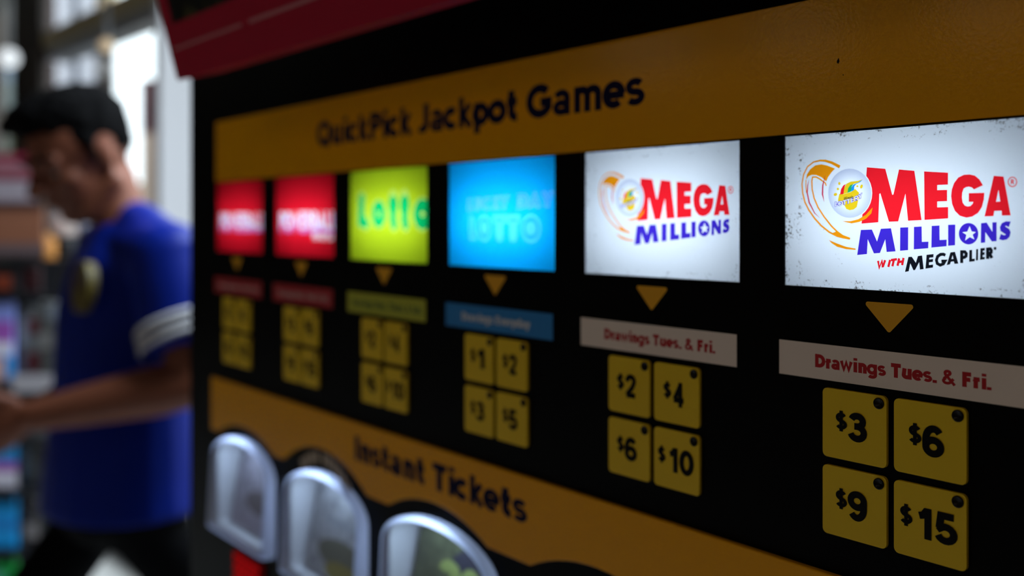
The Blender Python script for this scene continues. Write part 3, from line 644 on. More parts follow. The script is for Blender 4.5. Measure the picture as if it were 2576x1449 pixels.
for i in range(6):
    x0 = tx(i)
    flat('arrow_marker', planar([('a', [round_tri(x0+44.4, -28.3, 19.8, 10.8)])])['a'], -.0003, M['arrow'], root)
    s, lm, im, lb = LABELS[i]
    if i < 2: ta, tb = 6, 86
    elif i == 2: ta, tb = 4, 88
    elif i == 3: ta, tb = 13, 74
    else: ta, tb = 13.4, 80.5
    out = art([('label_strip', M[lm]), ('lettering', M[im])],
              [('label_strip', [rect(x0-2.0, -58.6, x0+91.6, -45.4)]), ('lettering', text(s, x0+ta, x0+tb, -54.3, 5.0 if i > 3 else 4.6, .28))], -.0003, root)
    out['label_strip']['label'] = lb
    for j, pr in enumerate(PRICES[i]):
        bx = x0+18.2+(j % 2)*28.7; bz = -61.2-(j//2)*28.4; w, h = 25.9, 25.4
        key = flat('price_key', planar([('a', [rrect(bx, bz-h, bx+w, bz, 1.9)])])['a'], 0, M['yellow'], root, thick=.0014)
        bevel(key, .0004, 2)
        if len(pr) == 2: tp = text('$', bx+5.7, bx+10.3, bz-14.4, 6.1, .20)+text(pr[1], bx+10.6, bx+18.4, bz-18.0, 10.6, .225)
        else: tp = text('$', bx+2.5, bx+7.0, bz-14.4, 6.1, .20)+text(pr[1], bx+8.2, bx+13.9, bz-18.0, 10.6, .225)+text(pr[2], bx+14.9, bx+23.0, bz-18.0, 10.6, .225)
        flat('price_lettering', planar([('a', tp)], False)['a'], -.0016, M['keyink'], key)
        c = (bx+23.05, bz-2.75)
        lamp = MB(); rings = []
        for rr, yy in ((2.0, -.00142), (2.0, -.0019), (1.65, -.0019), (1.35, -.0016), (.7, -.00135)):
            rings.append([Vector(((c[0]+rr*cos(2*pi*k/20))/1000, yy, EYE+(c[1]+rr*sin(2*pi*k/20))/1000)) for k in range(20)])
        lamp.loft(rings).build('indicator_lamp', M['hole'], key, True)

# lower orange band with arched cut-outs
PB = .003
def band_arch(c, half, top): 
    R_ = (half*half+(top+173.6)**2)/(2*(top+173.6)); a = math.degrees(math.asin(half/R_)); return arc(c, top-R_, R_, R_, 90-a, 90+a, 14)
pts = [(-503.2, -129.4), (-503.2, -176.5)]
chain = []
for c, hf, tp in ((WC[0]+3, 54, -161.5), (WC[1]-3, 61, -155.0), (WC[2]-2, 51, -161.3), (WC[2]+135.5, 51, -161.3)):
    if c == WC[0]+3: chain += [(-503.2, -173.6)]
    chain += band_arch(c, hf, tp)[::-1]
poly = [(-503.2, -129.4)]+chain+[(224, -173.6), (224, -129.4)]
lowb = flat('ticket_band', planar([('a', [poly])])['a'], 0, M['orange'], root, thick=PB)
bevel(lowb, .0006, 2)
flat('lettering', planar([('a', text('Instant Tickets', -258.0, -81.0, -153.2, 15.6, .265))], False)['a'], -PB-.0002, M['navy'], lowb)

# ticket windows: recessed white trays with a leaning ticket, a lamp and a clear cover
M['tray'] = mat('white_tray_plastic', (.86, .86, .90), .35)
M['rim'] = backlit('lilac_clear_rim', (.62, .64, .82))
cover = bpy.data.materials.new('clear_cover'); cover.use_nodes = True; nt = cover.node_tree
pb = nt.nodes['Principled BSDF']; pb.inputs['Base Color'].default_value = (.70, .74, .88, 1); pb.inputs['Roughness'].default_value = .12
tr = nt.nodes.new('ShaderNodeBsdfTransparent'); tr.inputs[0].default_value = (.95, .96, 1, 1); mx = nt.nodes.new('ShaderNodeMixShader'); mx.inputs[0].default_value = .10
nt.links.new(tr.outputs[0], mx.inputs[1]); nt.links.new(pb.outputs[0], mx.inputs[2]); nt.links.new(mx.outputs[0], nt.nodes['Material Output'].inputs[0])
def W3(x, y, z): return Vector((x/1000, y, EYE+z/1000))
def prot(z): return .0045+.0055*min(1, max(0, (-170-z)/85))        # the window stands out more towards its bottom
TICK = [dict(base=(.50, .47, .56), a=(.20, .17, .18), b=(.42, .38, .46), c=(.75, .70, .52)),
        dict(base=(.48, .49, .52), a=(.17, .17, .12), b=(.33, .35, .38), c=(.30, .25, .05)),
        dict(base=(.15, .17, .09), a=(.045, .045, .07), b=(.40, .50, .14), c=(.13, .15, .10))]
WNAMES = ['pale lilac ticket behind a clear window', 'grey ticket with an olive lower part behind a clear window', 'olive green ticket with pale green digits behind a clear window']
for k, cx in enumerate(WC):
    outl = arch(cx, WHALF, WZ0, WZS, WRISE); inn = arch(cx, WHALF-3.2, WZ0+3.2, WZS, WRISE-3.0)
    n = len(outl)
    tray = MB(); tray.loft([[W3(x, .0, z) for x, z in outl], [W3(cx+(x-cx)*.99, .032, -212+(z+212)*.99) for x, z in outl]], cap=False)
    tray.f.append(tuple(range(n, 2*n)))
    tw = tray.build('ticket_window', M['tray'], root); tw['label'] = WNAMES[k]
    rim = MB(); rim.loft([[W3(x, .0, z) for x, z in outl], [W3(x, -prot(z), z) for x, z in outl], [W3(x, -prot(z)-.0012, z) for x, z in inn]], cap=False); rim.build('rim', M['rim'], tw)
    cv = MB(); rings = []
    for q in (1, .85, .6, .3):
        rings.append([W3(cx+(x-cx)*q, -prot(z)-.0005-.0022*(1-q*q), -212+(z+212)*q) for x, z in inn])
    cv.loft(rings, cap=False); kk = len(cv.v)-n; cv.f.append(tuple(range(kk, kk+n))); cv.build('clear_cover', cover, tw, True)
    # leaning ticket
    tk = TICK[k]
    def FT(x, z, d=0): 
        t = (z+250)/72; return Vector((x/1000, .008+.014*t-d*.9, EYE+z/1000+d*.3))
    xa, xb = cx-51, cx+52
    tp = [rect(xa, -249, xb, -206)+[(xb, -206)], ]
    shape = [(xa, -249), (xb, -249), (xb, -200), (cx+36, -184), (cx+8, -176), (cx-20, -180), (xa, -190)]
    lay = [('ticket', [shape])]
    if k == 0: lay += [('dark', [ell(cx-2, -226, 26, 9)]), ('panel', [rect(cx-38, -247, cx+40, -238)]), ('spot', [ell(cx-8, -192, 9, 5)])]
    if k == 1: lay += [('panel', [rect(cx-30, -214, cx+46, -209)]), ('dark', [ell(cx-2, -232, 34, 10)]), ('spot', [ell(cx+4, -243, 26, 7)])]
    if k == 2: lay += [('spot', [[(cx-20, -180), (cx+0, -178), (cx-20, -192)]]), ('dark', [ell(cx+20, -204, 34, 14)]), ('panel', text('200', cx-26, cx+40, -224, 22, .3))]
    mats_ = [('ticket', mat('ticket_paper', tk['base'], .5, noise=(130, tuple(c*.45 for c in tk['base']), .42, .72))), ('dark', mat('ticket_dark_print', tk['a'], .5)), ('panel', mat('ticket_pale_print', tk['b'], .5)), ('spot', mat('ticket_colour_print', tk['c'], .5))]
    pl = planar(lay)
    base = None
    for kx, m_ in mats_:
        if kx not in pl: continue
        if base is None: base = flat('ticket', pl[kx], 0, m_, tw, F=FT)
        else:
            o = flat('ticket_print', pl[kx], 0, m_, tw, F=FT)
    l = area('window_lamp', W3(cx-12, .013, WZS+WRISE-4), W3(cx-12, -.011, WZS+WRISE-23), .046, .060, .010, (.56, .77, 1.0), parent=root)
# arched caption over the middle window (worn pale lettering)
cap = []
for k, (a0, a1) in enumerate(((122, 116), (115, 110), (109, 103), (102, 96), (91, 86), (85, 79), (78, 73), (72, 66), (65, 59), (58, 53))):
    R1, R2 = 69, 77; cxx, czz = WC[1]-4, -235
    cap.append([(cxx+r*cos(radians(a))*.86, czz+r*sin(radians(a))) for r, a in ((R1, a0), (R1, a1), (R2, a1), (R2, a0))])
flat('caption_lettering', planar([('a', cap)], False)['a'], -.0012, mat('worn_caption_ink', (.40, .30, .20), .6), root)
# red matrix display under the first window
cx = WC[0]
dsp = MB(); dsp.box(W3(cx-14, -.004, -302), W3(cx+36, -.0002, -262)); dp = dsp.build('matrix_display', mat('dark_red_display', (.03, .001, .001), .6, .05, emit=(1, .003, .006), es=.03), root)
dots = MB()
for r in range(11):
    for c in range(17):
        if (r*7+c*5+(r*c) % 3) % 5 < 3:
            x = cx-12.5+c*2.8; z = -264-r*3.4
            dots.box(W3(x, -.0046, z-2.2), W3(x+2.4, -.0039, z))
dots.build('lit_dots', mat('red_led', (.2, .0, .0), .6, .05, emit=(1, .001, .004), es=.28), dp)

# ------------------------------------------------------------------ red display on top of the machine, leaning out over it
d1 = (FWD+RGT*((-757-1288)/FPX)); d1.z = 0; d1.normalize(); d1 = -d1           # along the display to the right
nv = Vector((d1.y, -d1.x, 0))
if nv.dot(FWD) > 0: nv = -nv
def proj(p):
    q = p-CAM; z = q.dot(FWD); return 1288+FPX*q.dot(RGT)/z, HORIZON-FPX*q.z/z
r0 = ray(446, 203); tt = (-.075-CAM.y)/r0.y; O = CAM+r0*tt                      # lower left corner, 4 cm in front of the machine
best = min((abs(proj(O+(UP*cos(a)+nv*sin(a))*.07)[0]-(446-.255*(203-proj(O+(UP*cos(a)+nv*sin(a))*.07)[1]))), a) for a in [radians(x*.25) for x in range(0, 160)])[1]
d2 = UP*cos(best)+nv*sin(best); d3 = d1.cross(d2).normalized()
if d3.dot(FWD) < 0: d3 = -d3                                                    # into the display
def FS(x, z, d=0): return O+d1*(x/1000)+d2*(z/1000)-d3*d
sg = thing('display_sign', 'red framed display leaning out over the top of the vending machine', 'sign', O+d1*.35)
M['sign_red'] = mat('dark_red_frame', (.34, .004, .022), .5, .15)
M['screen'] = mat('dark_screen', (.006, .006, .005), .3, .3, noise=(55, (.05, .045, .012), .52, .72))
SW, SH = 800, 420
pl = planar([('frame', [rrect(0, 0, SW, SH, 3)]), ('screen', [rrect(17, 37, SW-17, SH-20, 2)]), ('stripe', [rect(6, 20, 118, 22.0), rect(128, 20, 250, 22.4), rect(258, 20, 318, 22.6)])])
fr_ = flat('frame', pl['frame'], 0, M['sign_red'], sg, F=FS)
flat('screen', pl['screen'], 0, M['screen'], sg, F=FS)
flat('lettering_line', pl['stripe'], 0, mat('worn_pink_ink', (.42, .12, .13), .5), fr_, F=FS)
hs = MB(); c8 = [FS(x, z, d) for d in (-.0006, -.032) for x, z in ((0, 0), (SW, 0), (SW, SH), (0, SH))]
hs.add(c8, [(0,3,2,1),(4,5,6,7),(0,1,5,4),(1,2,6,5),(2,3,7,6),(3,0,4,7)]); hs.build('housing', M['sign_red'], sg)
br = MB(); p = FS(SW/2, 60, -.032); br.box((p.x-.12, p.y-.01, p.z), (p.x+.12, -.0004, p.z+.1)); br.build('bracket', M['black_matt'], sg)
# ------------------------------------------------------------------ the person beside the machine
def remeshed(mb, name, m, parent, voxel=.006, smooth=6, fac=.5):
    """many overlapping closed shapes -> one continuous skin"""
    me = mb.mesh('tmp'); o = bpy.data.objects.new('tmp', me); COL.objects.link(o)
    a = o.modifiers.new('r', 'REMESH'); a.mode = 'VOXEL'; a.voxel_size = voxel; a.use_smooth_shade = True
    s = o.modifiers.new('s', 'SMOOTH'); s.iterations = smooth; s.factor = fac
    dg = bpy.context.evaluated_depsgraph_get(); dg.update()
    me2 = bpy.data.meshes.new_from_object(o.evaluated_get(dg)); me2.name = name
    bpy.data.objects.remove(o)
    for p in me2.polygons: p.use_smooth = True
    me2.materials.clear()
    return new_obj(name, me2, m, parent)
def facing(deg):
    a = radians(deg); f = RGT*-sin(a)-FWD*cos(a); l = RGT*cos(a)-FWD*sin(a); return f, l
PF, PLv = facing(55)
M['skin'] = mat('skin', (.20, .062, .030), .5, .3)
M['hair'] = mat('dark_hair', (.003, .0026, .0026), .9, .05)
M['shirt'] = mat('blue_shirt', (.0018, .013, .20), .5, .10)
M['white_tape'] = mat('white_sleeve_tape', (.62, .60, .60), .6)
M['trousers'] = mat('black_trousers', (.003, .003, .0035), .85, .04)
M['shoe'] = mat('black_shoe', (.008, .008, .008), .4)
pelvis = at(312, 1270, 1.90); chest = at(335, 770, 1.90); neckb = at(300, 575, 1.895)
waist = at(318, 1010, 1.90)
person = thing('person', 'person in a blue T-shirt with white sleeve bands, head bowed, standing beyond the ticket machine', 'person', (pelvis.x, pelvis.y, 0))
HF, HL = facing(38); tl = radians(25)
HFt = HF*cos(tl)-UP*sin(tl); HU = UP*cos(tl)+HF*sin(tl)
head = at(200, 394, 1.86)
def hp(f, l, u): return head+HFt*f+HL*l+HU*u
shL = chest+PLv*.185+UP*.088+RGT*.018; shR = chest-PLv*.175+UP*.095
elL = at(496, 962, 1.695); wrL = at(84, 1046, 1.66)
elR = at(236, 965, 2.12); wrR = at(66, 1056, 1.98)
hipL = pelvis+PLv*.105-UP*.0; hipR = pelvis-PLv*.10-UP*.0
def leg(hip, px): 
    k = at(px[0], px[1], px[2]); return k
kneeR = hipR+Vector((0, 0, -.39))+PF*.30; kneeL = hipL+Vector((0, 0, -.39))-PF*.28
ankR = Vector((kneeR.x, kneeR.y, .09))+PF*.06; ankL = Vector((kneeL.x, kneeL.y, .09))-PF*.16
body = MB()
def ring(c, a, b, A, B, n=20): return [c+A*(a*cos(2*pi*j/n))+B*(b*sin(2*pi*j/n)) for j in range(n)]
# torso
body.loft([ring(pelvis-UP*.05, .11, .08, PLv, PF), ring(pelvis, .150, .11, PLv, PF), ring(waist, .135, .10, PLv, PF), ring(chest, .155, .115, PLv, PF),
           ring(chest+UP*.09, .15, .09, PLv, PF), ring(chest+UP*.14, .07, .06, PLv, PF)])
for s_, sh, el, wr in ((1, shL, elL, wrL), (-1, shR, elR, wrR)):
    body.tube([chest+UP*.10+PLv*s_*.06, sh], [.06, .058])
    body.tube([sh, sh.lerp(el, .5), el], [.056, .049, .041])
    body.tube([el, el.lerp(wr, .25), el.lerp(wr, .7), wr], [.041, .045, .035, .027])
    # palm and five fingers, loosely curled
    d = (wr-el).normalized(); side = d.cross(UP).normalized(); nrm = side.cross(d).normalized()
    pal = wr+d*.055
    body.ellipsoid(pal, (d*.058, nrm*.040, side*.017), 18, 10)
    for q, (off, ln) in enumerate(((.030, .075), (.011, .085), (-.009, .080), (-.028, .062))):
        b0 = wr+d*.095+nrm*off; r = .0092-.0006*q
        curl = -side*s_
        p1 = b0+d*ln*.42+curl*.010; p2 = p1+d*ln*.25+curl*.022; p3 = p2+d*ln*.08+curl*.022
        body.tube([b0-d*.02, b0, p1, p2, p3], [r, r, r*.95, r*.88, r*.8], 10)
    t0 = wr+d*.03+nrm*.030
    body.tube([t0, t0+d*.028+nrm*.018-side*s_*.012, t0+d*.055+nrm*.020-side*s_*.028, t0+d*.075+nrm*.014-side*s_*.036], [.014, .0115, .0105, .009], 10)
for hip, kn, an in ((hipL, kneeL, ankL), (hipR, kneeR, ankR)):
    body.tube([hip, hip.lerp(kn, .5), kn, kn.lerp(an, .35), an], [.056, .054, .047, .048, .036])
    body.tube([an, an+PF*.10-UP*.045, an+PF*.17-UP*.06], [.036, .034, .022])
# neck and head
body.tube([chest+UP*.11-PF*.01, neckb+UP*.02, hp(-.036, 0, -.055)], [.062, .053, .051])
body.ellipsoid(hp(-.012, 0, .028), (HFt*.096, HL*.076, HU*.094), 26, 18)          # skull
body.ellipsoid(hp(.022, 0, -.035), (HFt*.066, HL*.058, HU*.082), 22, 14)          # face
body.ellipsoid(hp(.040, 0, -.092), (HFt*.040, HL*.036, HU*.026), 16, 10)          # chin
for s_ in (1, -1):
    body.tube([hp(.042, s_*.028, -.094), hp(-.012, s_*.058, -.055)], [.022, .022])     # jaw
    body.ellipsoid(hp(.052, s_*.036, -.022), (HFt*.026, HL*.026, HU*.022), 12, 8)       # cheekbone
    body.ellipsoid(hp(.0665, s_*.032, .006), (HFt*.0135, HL*.0165, HU*.0075), 14, 8)        # eyelids
    body.ellipsoid(hp(.065, s_*.032, -.0105), (HFt*.0120, HL*.015, HU*.0045), 14, 8)
    body.tube([hp(.083, s_*.012, .018), hp(.072, s_*.045, .019)], [.0115, .010], 10)    # brow
    # ear
    body.ellipsoid(hp(-.012, s_*.074, -.004), (HFt*.013-HU*.003, HL*.007+HFt*-.004, HU*.027), 14, 10)
    body.ellipsoid(hp(-.008, s_*.073, -.026), (HFt*.008, HL*.006, HU*.010), 10, 8)
body.tube([hp(.084, 0, .012), hp(.097, 0, -.010), hp(.107, 0, -.027)], [.010, .0115, .0145], 12)   # nose
for s_ in (1, -1): body.ellipsoid(hp(.094, s_*.012, -.031), (HFt*.012, HL*.009, HU*.009), 10, 8)
body.ellipsoid(hp(.082, 0, -.055), (HFt*.012, HL*.024, HU*.0065), 14, 8)              # lips
body.ellipsoid(hp(.079, 0, -.067), (HFt*.012, HL*.021, HU*.0075), 14, 8)
remeshed(body, 'body', M['skin'], person, .0055, 5)
eyes = mat('eye_white', (.16, .15, .14), .2); iris = mat('dark_iris', (.02, .012, .008), .1)
for s_ in (1, -1):
    e = MB().ellipsoid(hp(.0655, s_*.032, -.003), (HFt*.0128, HL*.0130, HU*.0095), 14, 10).build('eye', eyes, person, True)
    MB().ellipsoid(hp(.0750, s_*.031, -.0045), (HFt*.0045, HL*.0058, HU*.0058), 12, 8).build('iris', iris, e, True)
    MB().tube([hp(.094, s_*.014, .024), hp(.090, s_*.034, .029), hp(.074, s_*.054, .024)], [.004, .005, .003], 8).build('eyebrow', M['hair'], person, True)
hair = MB()
hair.ellipsoid(hp(-.022, 0, .053), (HFt*.094, HL*.080, HU*.080), 26, 16)
hair.ellipsoid(hp(-.046, 0, .026), (HFt*.064, HL*.076, HU*.066), 22, 14)
hair.ellipsoid(hp(.036, -.005, .096), (HFt*.066, HL*.070, HU*.036), 20, 12)           # swept up front
hair.ellipsoid(hp(.072, -.022, .090), (HFt*.028, HL*.050, HU*.018), 16, 10)
hair.ellipsoid(hp(.01, .0, .104), (HFt*.080, HL*.072, HU*.032), 20, 12)
for s_ in (1, -1): hair.tube([hp(.010, s_*.074, .035), hp(.012, s_*.073, -.005)], [.012, .007], 8)
ho = remeshed(hair, 'hair', M['hair'], person, .005, 3)
tx_ = bpy.data.textures.new('hair_tufts', 'CLOUDS'); tx_.noise_scale = .022
dm = ho.modifiers.new('tufts', 'DISPLACE'); dm.texture = tx_; dm.strength = .012; dm.mid_level = .5
# T-shirt
sh_ = MB()
sh_.loft([ring(pelvis+UP*.005, .186, .150, PLv, PF), ring(pelvis+UP*.07, .180, .143, PLv, PF), ring(waist, .168, .130, PLv, PF), ring(waist.lerp(chest, .5), .172, .132, PLv, PF),
          ring(chest, .178, .133, PLv, PF), ring(chest+UP*.085, .172, .108, PLv, PF), ring(chest+UP*.135, .10, .078, PLv, PF), ring(chest+UP*.158, .07, .066, PLv, PF)])
for s_, sh, el in ((1, shL, elL), (-1, shR, elR)):
    sh_.tube([chest+UP*.105+PLv*s_*.05, sh+UP*.004], [.070, .072])
    sh_.tube([neckb+UP*.008+PLv*s_*.040-PF*.025, sh+UP*.006], [.046, .060])
    e2 = sh.lerp(el, .72)
    n_ = 18; dd = (e2-sh).normalized(); u_ = dd.cross(PF).normalized(); w_ = dd.cross(u_).normalized()
    sh_.loft([[sh.lerp(e2, t)+u_*(r*cos(2*pi*j/n_))+w_*(r*sin(2*pi*j/n_)) for j in range(n_)] for t, r in ((-.12, .05), (0, .072), (.35, .075), (.7, .077), (1, .080))])
shirt = remeshed(sh_, 'shirt', M['shirt'], person, .007, 4)
for s_, sh, el in ((1, shL, elL), (-1, shR, elR)):
    dd = (el-sh).normalized()
    tilt = (dd+RGT*.06-UP*.0).normalized()                                              # the bands run round the sleeve, rising outwards
    u_ = tilt.cross(FWD).normalized(); w_ = tilt.cross(u_).normalized()
    for t0, t1 in ((.49, .535), (.560, .605), (.630, .675)):
        b = MB(); n_ = 28; rr = []
        for t, r in ((t0, .0765), (t0, .0805), (t1, .082), (t1, .078)):
            c = sh.lerp(el, t); rr.append([c+u_*(r*1.02*cos(2*pi*j/n_))+w_*(r*1.02*sin(2*pi*j/n_)) for j in range(n_)])
        b.loft(rr+[rr[0]], cap=False).build('sleeve_band', M['white_tape'], shirt, True)
# round badge on the chest
bc = chest+PF*.106+PLv*.098+UP*.045; nb = (PF+PLv*.15+UP*.12).normalized(); ub = nb.cross(UP).normalized(); vb = nb.cross(ub).normalized()
bd_ = MB(); bd_.loft([[bc+nb*h+ub*(r*cos(2*pi*j/24))+vb*(r*1.15*sin(2*pi*j/24)) for j in range(24)] for h, r in ((-.006, .040), (.010, .040), (.0125, .036))]).build('chest_badge', mat('yellow_badge', (.12, .085, .006), .6), shirt)
bb = bc+nb*.012+ub*-.008-vb*.010
MB().loft([[bb+nb*h+ub*(r*cos(2*pi*j/18))+vb*(r*.8*sin(2*pi*j/18)) for j in range(18)] for h, r in ((-.002, .020), (.004, .020))]).build('badge_centre', mat('brown_badge_print', (.06, .03, .02), .6), shirt)
tr_ = MB()
tr_.loft([ring(pelvis-UP*.055, .12, .09, PLv, PF), ring(pelvis-UP*.005, .180, .125, PLv, PF), ring(pelvis+UP*.05, .160, .125, PLv, PF)])
for hip, kn, an in ((hipL, kneeL, ankL), (hipR, kneeR, ankR)):
    tr_.tube([hip, hip.lerp(kn, .5), kn, kn.lerp(an, .5), an+UP*.03], [.066, .064, .060, .057, .056])
remeshed(tr_, 'trousers', M['trousers'], person, .009, 4)
for an in (ankL, ankR):
    s_ = MB(); s_.tube([an-PF*.04-UP*.052, an+PF*.08-UP*.052, an+PF*.19-UP*.058], [.040, .044, .032], 14); s_.tube([an-UP*.05, an+UP*.03], [.045, .047], 14)
    o = remeshed(s_, 'shoe', M['shoe'], person, .007, 4)

# ------------------------------------------------------------------ shop goods at the left edge, out of focus
def gmat(n, c, **k): return mat(n, c, .45, .4, **k)
def zc(y, Z): return EYE+(HORIZON-y)/FPX*Z
def cbox(b, x0, x1, y0, y1, Z, th):
    """camera-facing box: columns x0..x1, rows y0..y1 at depth Z, th deep"""
    return px_box(b, x0, x1, Z, th, zc(y1, Z), zc(y0, Z))
RK = 2.75
rack = thing('display_rack', 'dark metal shelf rack full of packets at the left edge', 'rack', Vector((at(40, HORIZON, RK).x, at(40, HORIZON, RK).y, 0)))
M['rack'] = mat('dark_rack_metal', (.012, .012, .014), .5)
M['rail'] = mat('pale_price_rail', (.42, .39, .41), .5)
px_box(MB(), -190, 168, RK+.34, .03, 0, zc(655, RK+.34)).build('back_panel', M['rack'], rack)
for x in (-186, 44):
    px_box(MB(), x, x+5, RK+.30, .04, 0, zc(640, RK+.3)).build('upright', M['rack'], rack)
SHELF = [645, 738, 968, 1100, 1240, 1395]
shelf_z = []
for k, y in enumerate(SHELF):
    z1 = zc(y, RK); x1 = 168 if k == 2 else (110 if k < 2 else 150-k*4)
    px_box(MB(), -190, x1, RK, .335, z1-.009, z1).build('shelf', M['rack'], rack); shelf_z.append(z1)
px_box(MB(), 30, 164, RK-.012, .012, zc(985, RK), zc(943, RK)).build('price_rail', M['rail'], rack)
px_box(MB(), -190, 95, RK, .36, 0, .06).build('base', M['rack'], rack)
def goods(name, label, cat, x0, x1, y0, shelf, m, th=.10, dz=.03, group=None, parts=()):
    """a pack standing on a shelf: columns x0..x1, top at row y0"""
    Z = RK+dz; z0 = shelf_z[shelf]; p = at((x0+x1)/2, HORIZON, Z)
    t = thing(name, label, cat, Vector((p.x, p.y, z0)), group)
    z1 = zc(y0, Z)
    w = abs(x1-x0)/FPX*Z
    bevel(px_box(MB(), x0, x1, Z, th, z0+.0005, z1).build('body', m, t), min(.012, w*.12), 3)
    for nm, fx0, fx1, f0, f1, pm in parts:
        px_box(MB(), x0+(x1-x0)*fx0, x0+(x1-x0)*fx1, Z-.003, .004, z0+(z1-z0)*f0, z0+(z1-z0)*f1).build(nm, pm, t)
    return t
WHT = gmat('pack_white', (.80, .76, .86)); PUR = gmat('pack_purple', (.38, .10, .48)); BLU = gmat('pack_blue', (.06, .34, .80)); SKY = gmat('pack_sky_blue', (.004, .36, .86)); PNK = gmat('pack_peach', (.75, .46, .40))
GRN = gmat('pack_green', (.004, .52, .085)); GRY = gmat('pack_grey', (.10, .10, .10)); DRD = gmat('pack_dark_red', (.085, .012, .016)); LGR = gmat('pack_pale_grey', (.19, .21, .24)); BLK = gmat('pack_black', (.02, .02, .024)); PER = gmat('pack_periwinkle', (.30, .38, .90))
SG = 'packets on the rack'
goods('snack_packet', 'tall periwinkle and purple packet at the left edge, just above the pale price rail', 'packet', -30, 38, 757, 2, PER, parts=(('purple_panel', .05, .95, .50, .76, PUR), ('white_band', .02, .9, .34, .50, WHT), ('peach_panel', .05, .62, .02, .30, PNK), ('blue_panel', .64, .96, .06, .34, SKY)), group=SG)
goods('snack_packet', 'grey packet with a dark red patch, left of the pair above the price rail', 'packet', 48, 98, 775, 2, GRY, dz=.05, parts=(('red_patch', .45, .98, .66, .86, DRD), ('red_patch', .4, 1.0, .14, .40, DRD), ('grey_panel', .0, .42, .5, .9, LGR)), group=SG)
goods('snack_packet', 'grey packet with a round pale spot, beside the blue shirt', 'packet', 100, 146, 762, 2, gmat('pack_mid_grey', (.085, .085, .08)), dz=.06, parts=(('pale_spot', .45, .95, .78, .98, LGR), ('pale_band', .0, .7, .42, .62, gmat('pack_warm_grey', (.18, .17, .16)))), group=SG)
goods('snack_packet', 'lilac and white packet below the pale price rail at the left edge', 'packet', -40, 42, 1006, 3, PUR, parts=(('white_panel', .1, .98, .30, .72, WHT),), group=SG)
goods('snack_packet', 'bright blue packet with a purple and white lower half below the bare forearm', 'packet', -40, 44, 1120, 4, SKY, parts=(('purple_band', .0, 1, .42, .64, PUR), ('white_band', .0, 1, .06, .42, WHT)), group=SG)
goods('snack_packet', 'grey packet with a pale stripe below the bare forearm', 'packet', 52, 134, 1122, 4, gmat('pack_slate', (.05, .05, .05)), dz=.06, parts=(('pale_stripe', .02, .42, .36, .98, gmat('pack_steel', (.10, .115, .12))),), group=SG)
goods('snack_packet', 'plain blue packet above the green one at the left edge', 'packet', -40, 46, 1262, 5, SKY, parts=(('deep_blue_band', 0, 1, .45, .62, gmat('pack_deep_blue', (.01, .24, .66))),), group=SG)
goods('snack_packet', 'dark packet with a pale round spot beside the plain blue packet', 'packet', 56, 98, 1264, 5, gmat('pack_charcoal', (.06, .055, .06)), dz=.05, parts=(('pale_spot', .1, .95, .22, .55, gmat('pack_spot', (.26, .23, .22))),), group=SG)
# the green pack stands on the base
p = at(4, HORIZON, RK+.03); t = thing('snack_packet', 'green packet at the bottom left corner', 'packet', Vector((p.x, p.y, .06)), SG)
bevel(px_box(MB(), -60, 46, RK+.03, .1, .061, zc(1414, RK+.03)).build('body', GRN, t), .012, 3)
px_box(MB(), -40, 14, RK+.027, .004, .10, zc(1432, RK+.03)).build('pale_panel', gmat('pack_mint', (.06, .36, .22)), t)
# dark packets on the shelf above, one with an orange red spot
goods('snack_packet', 'dark packet with an orange red spot on the second shelf', 'packet', -40, 48, 668, 1, BLK, parts=(('orange_spot', .30, .78, .12, .64, gmat('pack_orange_red', (.30, .05, .02))),), group=SG)
goods('snack_packet', 'dark red packet on the second shelf', 'packet', 56, 104, 672, 1, gmat('pack_maroon', (.035, .008, .010)), group=SG)
# brown carton on the top shelf, red and white striped carton on it
CZ = RK+.02
p = at(-20, HORIZON, CZ); t = thing('carton', 'plain brown carton on top of the shelf rack', 'carton', Vector((p.x, p.y, shelf_z[0])))
bevel(px_box(MB(), -190, 112, CZ, .28, shelf_z[0]+.0005, zc(512, CZ)).build('body', gmat('brown_card', (.30, .115, .062)), t), .006)
px_box(MB(), -190, 112, CZ-.004, .005, shelf_z[0]+.002, zc(612, CZ)).build('lower_strip', gmat('dusty_pink_strip', (.16, .105, .105)), t)
px_box(MB(), -185, 108, CZ-.003, .004, zc(526, CZ), zc(513, CZ)).build('dark_top_strip', gmat('dark_strip', (.05, .022, .022)), t)  # darker strip along the top edge of the carton
zt = zc(511, CZ)
p = at(-20, HORIZON, CZ+.02); t = thing('carton', 'red and white striped carton stacked on the brown carton', 'carton', Vector((p.x, p.y, zt)))
bevel(px_box(MB(), -190, 88, CZ+.02, .24, zt+.0005, zc(386, CZ+.02)).build('body', gmat('crimson_card', (.26, .018, .045)), t), .006)
px_box(MB(), -190, 90, CZ+.016, .005, zt+.004, zc(455, CZ+.02)).build('white_band', gmat('pale_grey_band', (.42, .36, .40)), t)
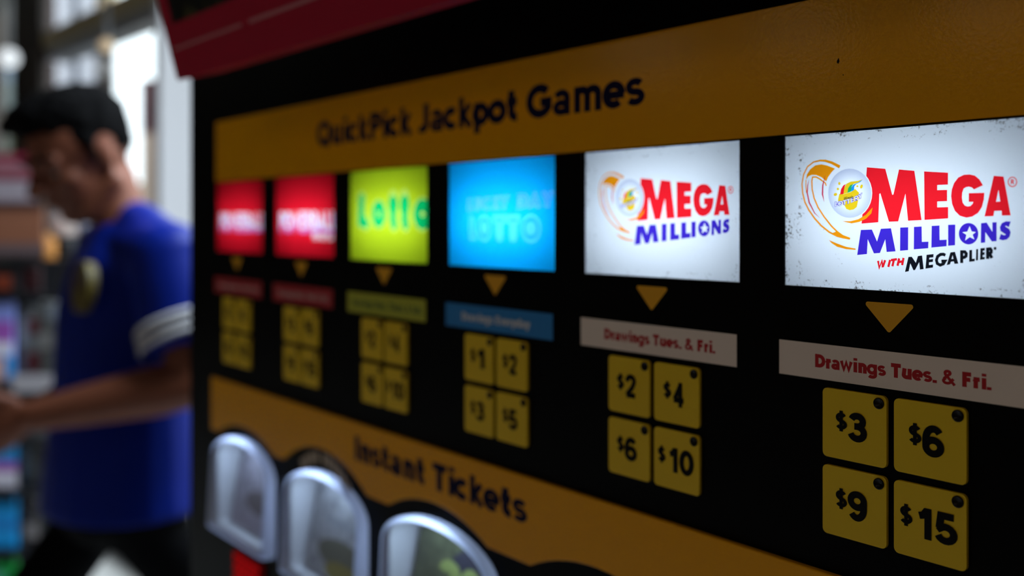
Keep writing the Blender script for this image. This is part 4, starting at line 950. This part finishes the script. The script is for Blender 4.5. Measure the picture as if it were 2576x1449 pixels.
px_box(MB(), -190, 74, CZ+.016, .005, zc(440, CZ+.02), zc(404, CZ+.02)).build('pink_band', gmat('dusty_rose_band', (.36, .14, .17)), t)
# orange bottle with a wide pale lid standing behind the person's collar, on a side table
BZ = 3.15
tb = thing('side_table', 'small dark table behind the person', 'table', Vector((at(150, HORIZON, BZ+.1).x, at(150, HORIZON, BZ+.1).y, 0)))
tz = zc(652, BZ)
px_box(MB(), 88, 238, BZ-.02, .30, tz-.03, tz).build('top', M['rack'], tb)
px_box(MB(), 150, 190, BZ+.10, .08, .02, tz-.03).build('leg', M['rack'], tb); px_box(MB(), 110, 230, BZ+.02, .22, 0, .02).build('foot', M['rack'], tb)
def can(t, nm, px, y0, y1, Z, rpx, m, r2=None):
    c = at(px, HORIZON, Z); r = rpx/FPX*Z; r2 = r if r2 is None else r2/FPX*Z; z0, z1 = zc(y1, Z), zc(y0, Z); b = MB()
    b.loft([[Vector((c.x+q*cos(2*pi*j/20), c.y+q*sin(2*pi*j/20), z)) for j in range(20)] for z, q in ((z0, r*.9), (z0+.006, r), (z1-.006, r2), (z1, r2*.9))])
    return b.build(nm, m, t, True)
c = at(118, HORIZON, BZ+.06); t = thing('bottle', 'orange bottle standing on the small dark table', 'bottle', Vector((c.x, c.y, tz)))
can(t, 'body', 118, 600, 651.6, BZ+.06, 22, gmat('orange_plastic', (.62, .25, .05))); can(t, 'cap', 118, 588, 601, BZ+.06, 12, gmat('orange_cap', (.55, .28, .09)))
c = at(165, HORIZON, BZ+.14); t = thing('cake_box', 'pale round box with a grey rim raised on a dark stand on the small table', 'box', Vector((c.x, c.y, tz)))
can(t, 'stand', 172, 592, 651.6, BZ+.14, 30, M['rack']); can(t, 'body', 162, 541, 593, BZ+.14, 36, gmat('cream_card', (.62, .50, .45)), 40); can(t, 'side_pot', 208, 546, 594, BZ+.14, 9, gmat('slate_pot', (.14, .15, .20)))
px_box(MB(), 186, 216, BZ+.12, .04, zc(600, BZ+.14), zc(592, BZ+.14)).build('bracket', M['rack'], t)
